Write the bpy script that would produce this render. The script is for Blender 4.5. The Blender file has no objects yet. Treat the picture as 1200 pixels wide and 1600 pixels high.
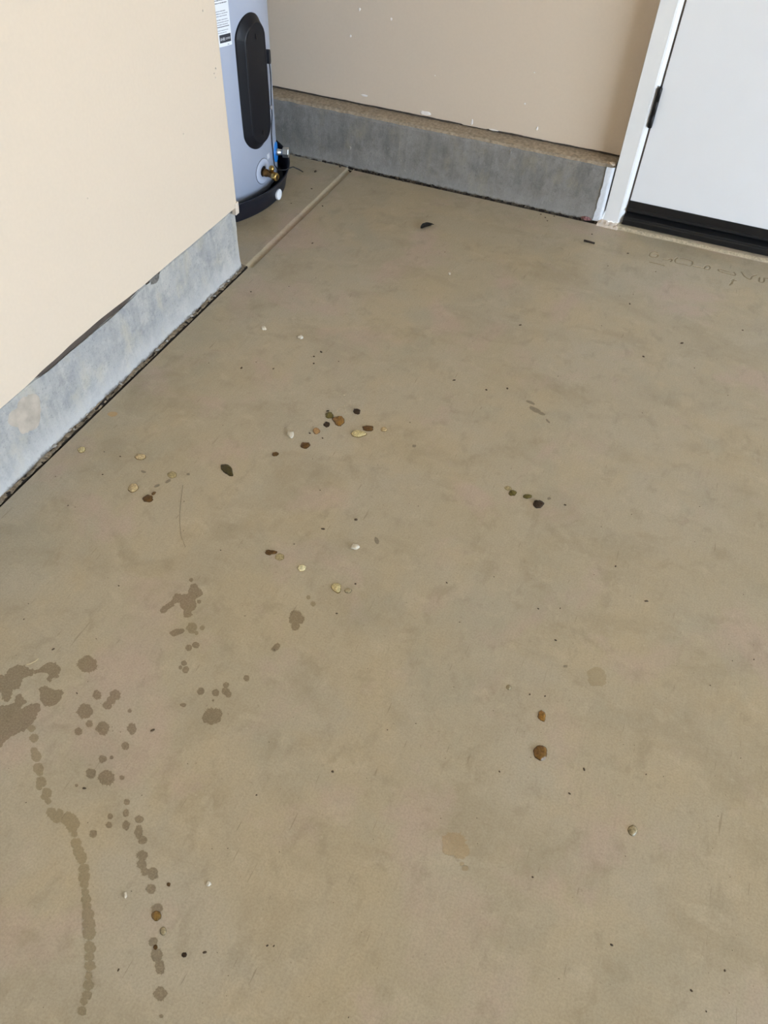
import bpy, bmesh, math, random
from mathutils import Vector, Matrix, noise

# ------------------------------------------------------------------ camera, world, sun, exposure
scene = bpy.context.scene
COL = scene.collection

CAM_H, PITCH, YAW, ROLL, FPX = 1.12, math.radians(47.8255), math.radians(-20.1172), math.radians(3.1507), 1205.0
cam_data = bpy.data.cameras.new('camera')
cam = bpy.data.objects.new('camera', cam_data)
COL.objects.link(cam)
fwd = Vector((math.sin(YAW) * math.cos(PITCH), math.cos(YAW) * math.cos(PITCH), -math.sin(PITCH)))
right = Vector((math.cos(YAW), -math.sin(YAW), 0))
upv = right.cross(fwd)
r2 = right * math.cos(ROLL) + upv * math.sin(ROLL)
u2 = upv * math.cos(ROLL) - right * math.sin(ROLL)
m = Matrix((r2, u2, -fwd)).transposed().to_4x4()
m.translation = Vector((0, 0, CAM_H))
cam.matrix_world = m
cam_data.sensor_fit = 'VERTICAL'
cam_data.sensor_height = 36.0
cam_data.sensor_width = 27.0
cam_data.lens = FPX / 1600.0 * 36.0
cam_data.clip_start = 0.02
scene.camera = cam

world = bpy.data.worlds.new('sky')
scene.world = world
world.use_nodes = True
wn = world.node_tree
wn.nodes['Background'].inputs['Color'].default_value = (0.66, 0.81, 1.0, 1)
wn.nodes['Background'].inputs['Strength'].default_value = 5.0

sun_d = bpy.data.lights.new('sun', 'SUN')
sun_d.energy = 16.0
sun_d.angle = math.radians(0.6)
sun_d.color = (1.0, 0.95, 0.86)
sun = bpy.data.objects.new('sun', sun_d)
COL.objects.link(sun)
sun.rotation_euler = Vector((0.30, 0.55, -0.85)).to_track_quat('-Z', 'Y').to_euler()

scene.view_settings.view_transform = 'Standard'
scene.view_settings.look = 'None'
scene.view_settings.exposure = 1.34
scene.view_settings.gamma = 1.0
scene.view_settings.use_curve_mapping = False
scene.cycles.max_bounces = 10
scene.cycles.diffuse_bounces = 6

# the garage (metres): x to the right, y away from the camera along the left wall, z up
XW = -1.030          # left drywall face
XC = -1.046          # left concrete curb face
YB = 2.3146          # back curb front
YW = 2.373           # back drywall face
YE = 1.611           # free end of the left wall
ROOM_R, ROOM_F, ROOM_H = 4.3, -5.6, 2.62
ALC_L = -2.05        # alcove left side
OPEN = (-2.9, 1.25, 2.25)   # garage door opening in the right wall: y0, y1, height

portal_d = bpy.data.lights.new('garage_opening_portal', 'AREA')
portal_d.shape = 'RECTANGLE'
portal_d.size = OPEN[1] - OPEN[0]
portal_d.size_y = OPEN[2]
portal_d.cycles.is_portal = True
portal = bpy.data.objects.new('garage_opening_portal', portal_d)
COL.objects.link(portal)
portal.location = (ROOM_R + 0.06, (OPEN[0] + OPEN[1]) / 2, OPEN[2] / 2)
portal.rotation_euler = Matrix(((0, 0, 1), (1, 0, 0), (0, 1, 0))).to_euler()

# ------------------------------------------------------------------ measured positions on the floor (metres)
DROPS = [
    ('olive', None, 'round olive-green droplet, leftmost of the upper pair in the middle cluster', [-0.5689, 1.1688, 0.0077, 0.0036, 0.0048, -0.0102]),
    ('dark', None, 'small blackish droplet just below the olive-green one in the middle cluster', [-0.5605, 1.1386, 0.0063, 0.0029, 0.004, -0.0085]),
    ('amber', 180, 'lumpy glossy amber droplet at the heart of the middle cluster', [-0.5394, 1.1605, 0.0104, -0.0007, 0.003, -0.015]),
    ('ring', None, 'small round amber droplet with a pale centre left of the middle cluster', [-0.5717, 1.1102, 0.0069, 0.0032, 0.0045, -0.0092]),
    ('dark', None, 'near-black droplet at the top right of the middle cluster', [-0.5186, 1.2055, 0.0078, 0.0013, 0.003, -0.0098]),
    ('brown', None, 'flat oblong rust-brown droplet right of the middle cluster', [-0.4739, 1.1641, 0.0116, 0.0046, 0.0033, -0.0082]),
    ('pale', 0, 'pale yellow teardrop-shaped droplet below the rust-brown oblong one', [-0.4878, 1.1386, 0.0119, 0.0055, 0.0045, -0.0103]),
    ('honey', None, 'small pale honey droplet, rightmost of the middle cluster', [-0.4412, 1.176, 0.006, 0.0028, 0.003, -0.0072]),
    ('brown', None, 'rough brown droplet below and left of the middle cluster', [-0.5736, 1.0601, 0.0089, 0.0041, 0.0046, -0.0093]),
    ('brown', None, 'small flat brown droplet between the dark teardrop and the middle cluster', [-0.6183, 1.0096, 0.006, 0.0028, 0.0029, -0.0056]),
    ('pale', None, 'small olive and cream droplet nearest the left concrete curb', [-0.9861, 0.8543, 0.0042, 0.0063, 0.0072, -0.0061]),
    ('honey', None, 'pale tan oblong droplet, upper one of the left group', [-0.865, 0.8868, 0.0103, 0.0047, 0.0052, -0.0076]),
    ('honey', None, 'pale tan rounded droplet, lower left of the left group', [-0.8273, 0.8065, 0.0061, 0.0084, 0.0087, -0.0078]),
    ('brown', None, 'dark brown droplet at the bottom of the left group', [-0.7849, 0.7943, 0.01, 0.0032, 0.005, -0.0085]),
    ('brown', None, 'tiny brown droplet touching the dark brown one of the left group', [-0.7825, 0.8106, 0.0017, 0.0041, 0.0035, -0.0025]),
    ('film', None, 'flat pale olive droplet on the right of the left group', [-0.7779, 0.8694, 0.0081, 0.0037, 0.005, -0.0077]),
    ('dolive', 35, 'dark olive teardrop droplet lying alone between the two groups', [-0.6872, 0.9291, 0.015, -0.0048, 0.0006, -0.0106]),
    ('film', None, 'thin pale olive smear leading the small trail on the right', [-0.1436, 1.1169, 0.007, 0.0013, 0.001, -0.0059]),
    ('olive', None, 'olive-green droplet in the small trail right of centre', [-0.1315, 1.1077, 0.0074, 0.0034, 0.0024, -0.0082]),
    ('olive', None, 'olive ring-like smear beside the dark brown droplet right of centre', [-0.1017, 1.1113, 0.0077, 0.0035, 0.0017, -0.0061]),
    ('dark', None, 'round dark brown droplet ending the small trail right of centre', [-0.0761, 1.1001, 0.0094, 0.003, 0.0022, -0.0109]),
    ('brown', 0, 'oval brown droplet next to a pale ringed one below the middle cluster', [-0.5045, 0.7715, 0.0073, 0.0033, 0.0031, -0.0057]),
    ('film', None, 'pale see-through ringed droplet beside the oval brown one', [-0.482, 0.7692, 0.0075, 0.0034, 0.0039, -0.0074]),
    ('cream', None, 'bright cream round droplet in the middle of the floor', [-0.4334, 0.7631, 0.0067, 0.003, 0.0035, -0.007]),
    ('pale', 70, 'pale ringed droplet with a short tail, below the white crumb', [-0.3577, 0.7492, 0.0084, 0.0037, 0.0039, -0.0084]),
    ('clear', None, 'small greyish glossy droplet right of the pale ringed one with a tail', [-0.3349, 0.7506, 0.0058, 0.0026, 0.0023, -0.0052]),
    ('amber', None, 'glossy elongated amber droplet above the large amber-brown one', [0.0481, 0.6516, 0.005, 0.0041, 0.0045, -0.0083]),
    ('amberbig', None, 'large oval amber-brown droplet, biggest on the right half of the floor', [0.0613, 0.5902, 0.0075, 0.0083, 0.0072, -0.0087]),
    ('clear', None, 'glassy greenish droplet alone at the lower right', [0.2152, 0.5283, 0.0064, 0.0028, 0.0013, -0.0073]),
    ('clear', None, 'tiny clear ring droplet up and left of the elongated amber one', [-0.015, 0.6795, 0.0039, 0.0017, 0.0013, -0.0045]),
    ('honeyd', None, 'glossy dark honey droplet sitting on a spiky damp halo at lower left', [-0.3484, 0.1664, 0.006, 0.0025, 0.0035, -0.0052]),
    ('clear', None, 'small clear droplet just below the dark honey one at lower left', [-0.3301, 0.1543, 0.0038, 0.0016, 0.0027, -0.0042]),
    ('brown', None, 'tiny dark amber bead on the damp spots at lower left', [-0.329, 0.1346, 0.0026, 0.0011, 0.0016, -0.0023]),
    ('dark', None, 'tiny round dark brown bead right of the damp spots at lower left', [-0.2902, 0.1415, 0.003, 0.0013, 0.0016, -0.0025]),
    ('brown', None, 'tiny brown ringed bead above the dark honey droplet', [-0.3552, 0.2056, 0.0024, 0.001, 0.0015, -0.0022]),
]
SPOTS = [
    (1, 0, (-0.396, 0.6634, 0.0097, 0.0043, 0.0058, -0.0115)), (1, 0, (-0.3868, 0.6607, 0.0077, 0.0034, 0.0045, -0.009)),
    (1, 0, (-0.3964, 0.6544, 0.006, 0.0027, 0.0036, -0.0071)), (1, 0, (-0.387, 0.6456, 0.0068, 0.003, 0.004, -0.008)),
    (1, 0, (-0.3977, 0.5942, 0.0022, 0.0087, 0.0055, -0.0024)), (0, 1, (-0.3932, 0.7087, 0.0033, 0.0015, 0.002, -0.004)),
    (0, 1, (-0.3797, 0.6993, 0.0041, 0.0018, 0.0024, -0.0049)), (1, 0, (-0.6632, 0.4425, 0.0136, 0.006, 0.0106, -0.0142)),
    (1, 0, (-0.6153, 0.4018, 0.0066, 0.0029, 0.0049, -0.0067)), (1, 0, (-0.589, 0.4133, 0.0077, 0.0034, 0.0056, -0.0079)),
    (1, 0, (-0.5892, 0.4029, 0.0062, 0.0027, 0.0045, -0.0063)), (1, 0, (-0.5893, 0.3937, 0.0066, 0.0029, 0.0048, -0.0066)),
    (1, 0, (-0.6154, 0.3715, 0.0105, 0.0046, 0.0078, -0.0104)), (1, 0, (-0.5963, 0.3562, 0.005, 0.0022, 0.0037, -0.0049)),
    (1, 0, (-0.6031, 0.3394, 0.0053, 0.0023, 0.0039, -0.0052)), (1, 0, (-0.5725, 0.3584, 0.0093, 0.004, 0.0067, -0.0091)),
    (1, 0, (-0.5522, 0.3995, 0.0029, 0.0013, 0.002, -0.0029)), (1, 0, (-0.5313, 0.3752, 0.0032, 0.0014, 0.0055, -0.008)),
    (1, 0, (-0.5313, 0.3752, 0.0063, 0.0027, 0.0054, -0.0078)), (1, 0, (-0.524, 0.3481, 0.0051, 0.0022, 0.0035, -0.005)),
    (0, 1, (-0.6578, 0.3042, 0.0063, 0.0027, 0.0049, -0.006)), (0, 1, (-0.6444, 0.2877, 0.0047, 0.002, 0.0036, -0.0044)),
    (0, 1, (-0.6717, 0.3153, 0.0053, 0.0023, 0.0042, -0.0051)), (1, 0, (-0.6013, 0.6577, 0.0033, 0.0015, 0.0024, -0.0039)),
    (1, 0, (-0.564, 0.6228, 0.0033, 0.0014, 0.0023, -0.0038)), (0, 1, (-0.546, 0.571, 0.0083, 0.0037, 0.0058, -0.0093)),
    (0, 1, (-0.5302, 0.578, 0.004, 0.0018, 0.0027, -0.0045)), (0, 1, (-0.5336, 0.5652, 0.0032, 0.0014, 0.0022, -0.0035)),
    (0, 0, (-0.5648, 0.5529, 0.0091, 0.0083, 0.0051, -0.0052)), (0, 0, (-0.5218, 0.5441, 0.0053, 0.0023, 0.0036, -0.0058)),
    (0, 0, (-0.5299, 0.5351, 0.005, 0.0022, 0.0035, -0.0055)), (0, 0, (-0.5211, 0.5063, 0.0044, 0.0019, 0.003, -0.0047)),
    (0, 0, (-0.522, 0.4973, 0.003, 0.0013, 0.0021, -0.0033)), (0, 0, (-0.5122, 0.4971, 0.0049, 0.0022, 0.0033, -0.0053)),
    (0, 0, (-0.4691, 0.4732, 0.0052, 0.0023, 0.0034, -0.0055)), (0, 0, (-0.4461, 0.4808, 0.0054, 0.0024, 0.0034, -0.0057)),
    (0, 0, (-0.4377, 0.499, 0.0045, 0.002, 0.0028, -0.0048)), (0, 0, (-0.4325, 0.4885, 0.006, 0.0026, 0.0037, -0.0064)),
    (0, 0, (-0.4257, 0.486, 0.0048, 0.0021, 0.003, -0.0052)), (0, 0, (-0.4137, 0.5235, 0.0046, 0.002, 0.0028, -0.0049)),
    (0, 0, (-0.4817, 0.4414, 0.0046, 0.002, 0.0019, -0.003)), (0, 0, (-0.4425, 0.467, 0.0017, 0.0007, 0.001, -0.0018)),
    (2, 0, (-0.4291, 0.4427, 0.01, 0.0104, 0.011, -0.0098)), (0, 1, (-0.6447, 0.2881, 0.0043, 0.0019, 0.0033, -0.0041)),
    (0, 1, (-0.6361, 0.2822, 0.0074, 0.0032, 0.0056, -0.0069)), (0, 1, (-0.6207, 0.2685, 0.0069, 0.003, 0.0051, -0.0063)),
    (0, 1, (-0.6147, 0.2637, 0.0051, 0.0022, 0.0038, -0.0047)), (0, 1, (-0.6034, 0.2535, 0.007, 0.003, 0.0052, -0.0064)),
    (0, 1, (-0.601, 0.246, 0.0046, 0.002, 0.0034, -0.0042)), (0, 1, (-0.5854, 0.2432, 0.0067, 0.0029, 0.0049, -0.0061)),
    (0, 1, (-0.5852, 0.2369, 0.0042, 0.0018, 0.003, -0.0038)), (0, 1, (-0.5759, 0.234, 0.0042, 0.0018, 0.003, -0.0038)),
    (1, 1, (-0.5616, 0.2231, 0.0066, 0.0028, 0.0047, -0.0059)), (1, 1, (-0.5504, 0.2194, 0.007, 0.003, 0.0049, -0.0062)),
    (1, 1, (-0.5495, 0.2271, 0.005, 0.0021, 0.0035, -0.0044)), (1, 1, (-0.5325, 0.2246, 0.0095, 0.0041, 0.0065, -0.0085)),
    (1, 1, (-0.5228, 0.2209, 0.0086, 0.0037, 0.0059, -0.0077)), (1, 1, (-0.5127, 0.2113, 0.0043, 0.0018, 0.0029, -0.0038)),
    (1, 1, (-0.5022, 0.2011, 0.0067, 0.0029, 0.0045, -0.0058)), (1, 1, (-0.4928, 0.1939, 0.0068, 0.0029, 0.0045, -0.006)),
    (1, 1, (-0.4835, 0.1886, 0.0076, 0.0032, 0.005, -0.0066)), (1, 1, (-0.4715, 0.1779, 0.0067, 0.0029, 0.0044, -0.0058)),
    (1, 1, (-0.4638, 0.1677, 0.0065, 0.0028, 0.0042, -0.0055)), (1, 1, (-0.4594, 0.1619, 0.0051, 0.0022, 0.0033, -0.0043)),
    (1, 1, (-0.4525, 0.1543, 0.0045, 0.0019, 0.0028, -0.0038)), (1, 0, (-0.5243, 0.3481, 0.0051, 0.0022, 0.0035, -0.0049)),
    (1, 0, (-0.5433, 0.3174, 0.0052, 0.0023, 0.0036, -0.005)), (1, 0, (-0.5321, 0.3245, 0.0026, 0.0011, 0.0018, -0.0025)),
    (1, 0, (-0.545, 0.2919, 0.0066, 0.0029, 0.0046, -0.0062)), (1, 0, (-0.5199, 0.2961, 0.0109, 0.0047, 0.0074, -0.0103)),
    (1, 0, (-0.4998, 0.3048, 0.0032, 0.0014, 0.0021, -0.003)), (1, 0, (-0.5533, 0.2691, 0.0021, 0.0009, 0.0015, -0.002)),
    (1, 0, (-0.4719, 0.2773, 0.0042, 0.0018, 0.0027, -0.0039)), (1, 0, (-0.4637, 0.2632, 0.0039, 0.0017, 0.0033, -0.0048)),
    (1, 0, (-0.4538, 0.2491, 0.0049, 0.0021, 0.0038, -0.0054)), (1, 0, (-0.4817, 0.2508, 0.0037, 0.0016, 0.0024, -0.0034)),
    (1, 0, (-0.4762, 0.2397, 0.0041, 0.0018, 0.0027, -0.0037)), (1, 0, (-0.4887, 0.2216, 0.0049, 0.0021, 0.0032, -0.0044)),
    (1, 0, (-0.442, 0.2634, 0.0054, 0.0023, 0.0034, -0.0049)), (1, 0, (-0.4318, 0.2484, 0.0051, 0.0022, 0.0053, -0.0078)),
    (1, 0, (-0.42, 0.2408, 0.0055, 0.0024, 0.0034, -0.005)), (1, 0, (-0.409, 0.2235, 0.0066, 0.0028, 0.004, -0.0059)),
    (1, 0, (-0.4036, 0.2136, 0.0064, 0.0027, 0.0038, -0.0056)), (1, 0, (-0.3938, 0.2076, 0.005, 0.0021, 0.003, -0.0044)),
    (1, 0, (-0.3825, 0.2091, 0.0065, 0.0028, 0.0045, -0.0068)), (1, 0, (-0.374, 0.1917, 0.0055, 0.0023, 0.0032, -0.0048)),
    (1, 1, (-0.4641, 0.1698, 0.0067, 0.0029, 0.0043, -0.0057)), (1, 1, (-0.4574, 0.1616, 0.0047, 0.002, 0.003, -0.004)),
    (1, 1, (-0.4519, 0.1546, 0.0043, 0.0018, 0.0027, -0.0036)), (1, 1, (-0.4452, 0.1473, 0.006, 0.0025, 0.0038, -0.005)),
    (1, 1, (-0.4389, 0.1404, 0.0054, 0.0023, 0.0034, -0.0045)), (1, 1, (-0.4314, 0.133, 0.0075, 0.0032, 0.0046, -0.0062)),
    (1, 1, (-0.4226, 0.1233, 0.008, 0.0034, 0.0049, -0.0066)), (1, 1, (-0.4159, 0.1149, 0.0077, 0.0033, 0.0047, -0.0063)),
    (1, 1, (-0.4055, 0.1022, 0.0069, 0.0029, 0.0042, -0.0056)), (1, 1, (-0.3991, 0.0931, 0.0057, 0.0024, 0.0034, -0.0046)),
    (1, 1, (-0.3925, 0.0842, 0.0063, 0.0026, 0.0037, -0.005)), (1, 1, (-0.3869, 0.0751, 0.0044, 0.0018, 0.0026, -0.0035)),
    (1, 1, (-0.3807, 0.0664, 0.006, 0.0025, 0.0035, -0.0047)), (1, 1, (-0.3758, 0.0573, 0.0054, 0.0023, 0.0031, -0.0042)),
    (1, 1, (-0.3754, 0.0501, 0.0043, 0.0018, 0.0025, -0.0033)), (1, 1, (-0.3715, 0.0409, 0.0053, 0.0022, 0.0031, -0.0041)),
    (1, 0, (-0.3736, 0.1919, 0.0053, 0.0023, 0.0031, -0.0046)), (1, 0, (-0.3528, 0.1738, 0.007, 0.003, 0.0039, -0.0059)),
    (1, 0, (-0.3348, 0.1387, 0.0055, 0.0023, 0.003, -0.0045)), (1, 0, (-0.3225, 0.1274, 0.0071, 0.003, 0.0039, -0.0058)),
    (1, 0, (-0.311, 0.1186, 0.0057, 0.0024, 0.0045, -0.0068)), (1, 0, (-0.2947, 0.0933, 0.0071, 0.003, 0.0044, -0.0067)),
    (1, 0, (-0.2799, 0.0736, 0.0021, 0.0009, 0.0011, -0.0017)), (1, 2, (-0.017, 0.4107, 0.0151, 0.0065, 0.0046, -0.0134)),
    (1, 2, (-0.0052, 0.4043, 0.012, -0.0015, -0.0021, -0.0107)), (1, 2, (-0.0199, 0.3999, 0.01, 0.0043, 0.0032, -0.0091)),
    (1, 2, (0.0085, 0.3832, 0.0041, 0.0017, 0.0011, -0.0032)), (1, 2, (0.0025, 0.387, 0.0029, 0.0012, 0.0008, -0.0024)),
    (0, 5, (-0.9958, 0.9743, 0.0093, 0.0043, 0.005, -0.007)), (0, 4, (0.1151, 0.7572, 0.0157, -0.0036, -0.0038, -0.0176)),
    (0, 3, (-0.1733, 1.4003, 0.0102, -0.0017, 0.0001, -0.0046)), (0, 3, (-0.1575, 1.3806, 0.0144, -0.0036, -0.0001, -0.0078)),
    (0, 3, (-0.1409, 1.3738, 0.0086, -0.001, 0.0002, -0.0045)), (0, 3, (-0.1212, 1.3544, 0.0059, -0.0048, -0.0007, -0.0024)),
    (0, 3, (-0.3628, 1.154, 0.0037, 0.0017, 0.0014, -0.0037)), (0, 3, (-0.3338, 0.8798, 0.0022, 0.0032, 0.0061, -0.0067)),
    (0, 3, (-0.8352, 0.8533, 0.0056, 0.0005, 0.0012, -0.0028)), (0, 3, (-0.7755, 0.8507, 0.0025, 0.0061, 0.0029, -0.0021)),
    (0, 3, (-0.7498, 0.8843, 0.0032, 0.0015, 0.0017, -0.0027)), (0, 3, (-0.0598, 1.1237, 0.0036, 0.0016, 0.0008, -0.003)),
    (0, 3, (-0.7886, 0.831, 0.0033, 0.0045, 0.0023, -0.0021)), (0, 3, (0.0615, 0.7562, 0.0035, 0.0015, 0.0006, -0.0024)),
]
SPLATS = [
    [[-0.7882, 0.3637], [-0.7787, 0.3704], [-0.7715, 0.371], [-0.7726, 0.3782], [-0.7719, 0.3849], [-0.7693, 0.3925], [-0.7623, 0.3964], [-0.7544, 0.3991], [-0.7403, 0.3975], [-0.7335, 0.3984], [-0.7291, 0.4024], [-0.7272, 0.411], [-0.7237, 0.4178], [-0.7196, 0.4222], [-0.7124, 0.4228], [-0.7037, 0.4214], [-0.6963, 0.4168], [-0.6937, 0.4102], [-0.6902, 0.4041], [-0.6943, 0.3998], [-0.698, 0.3981], [-0.6959, 0.394], [-0.6972, 0.3909], [-0.7024, 0.3911], [-0.7056, 0.3935], [-0.7066, 0.3995], [-0.7102, 0.4025], [-0.7176, 0.4023], [-0.7215, 0.3993], [-0.7256, 0.395], [-0.7295, 0.392], [-0.7326, 0.3881], [-0.7377, 0.382], [-0.7406, 0.3795], [-0.7379, 0.3731], [-0.7351, 0.3668], [-0.7345, 0.3601], [-0.7396, 0.3586], [-0.7423, 0.3574], [-0.7384, 0.3505], [-0.7352, 0.3445], [-0.7344, 0.3363], [-0.7406, 0.3349], [-0.7479, 0.339], [-0.7549, 0.3457], [-0.7661, 0.3384]],
    [[-0.7056, 0.3735], [-0.7049, 0.3787], [-0.7009, 0.383], [-0.6943, 0.3834], [-0.6873, 0.3815], [-0.6798, 0.383], [-0.6718, 0.387], [-0.6664, 0.3832], [-0.663, 0.3773], [-0.6624, 0.3702], [-0.6634, 0.3637], [-0.6658, 0.3591], [-0.6703, 0.3554], [-0.6763, 0.3538], [-0.6826, 0.3541], [-0.6897, 0.3583], [-0.6942, 0.3624], [-0.699, 0.3689]],
    [[-0.7501, 0.3199], [-0.7408, 0.3264], [-0.7314, 0.3328], [-0.7266, 0.3373], [-0.7267, 0.3434], [-0.7311, 0.35], [-0.7294, 0.3539], [-0.7239, 0.3548], [-0.7161, 0.3529], [-0.7088, 0.35], [-0.7067, 0.346], [-0.7099, 0.341], [-0.7096, 0.3376], [-0.7054, 0.337], [-0.7047, 0.3421], [-0.7015, 0.3471], [-0.694, 0.3516], [-0.687, 0.3534], [-0.6819, 0.3508], [-0.6789, 0.345], [-0.6784, 0.3369], [-0.6762, 0.3296], [-0.6757, 0.3216], [-0.677, 0.313], [-0.6804, 0.3069], [-0.6847, 0.3005], [-0.6889, 0.2941], [-0.6915, 0.2873], [-0.6924, 0.2813], [-0.6935, 0.2741], [-0.6986, 0.2608]],
    [[-0.5956, 0.6422], [-0.5962, 0.6497], [-0.5936, 0.654], [-0.588, 0.6534], [-0.5811, 0.6487], [-0.573, 0.6461], [-0.5673, 0.6419], [-0.5664, 0.6332], [-0.5704, 0.629], [-0.5723, 0.6237], [-0.5666, 0.6187], [-0.5615, 0.6105], [-0.5617, 0.6045], [-0.5643, 0.6004], [-0.5603, 0.5949], [-0.5602, 0.5897], [-0.5642, 0.5859], [-0.5702, 0.5853], [-0.5744, 0.5887], [-0.5764, 0.5951], [-0.5843, 0.5974], [-0.59, 0.6023], [-0.5929, 0.607], [-0.597, 0.6052], [-0.6006, 0.6006], [-0.6006, 0.5946], [-0.6034, 0.589], [-0.6035, 0.5831], [-0.6052, 0.5779], [-0.6102, 0.5757], [-0.6156, 0.5791], [-0.6162, 0.5848], [-0.6132, 0.592], [-0.6115, 0.5993], [-0.6089, 0.6035], [-0.6119, 0.6121], [-0.6098, 0.6191], [-0.6057, 0.623], [-0.6, 0.6243], [-0.5955, 0.6254], [-0.5916, 0.6317]],
]
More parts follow.
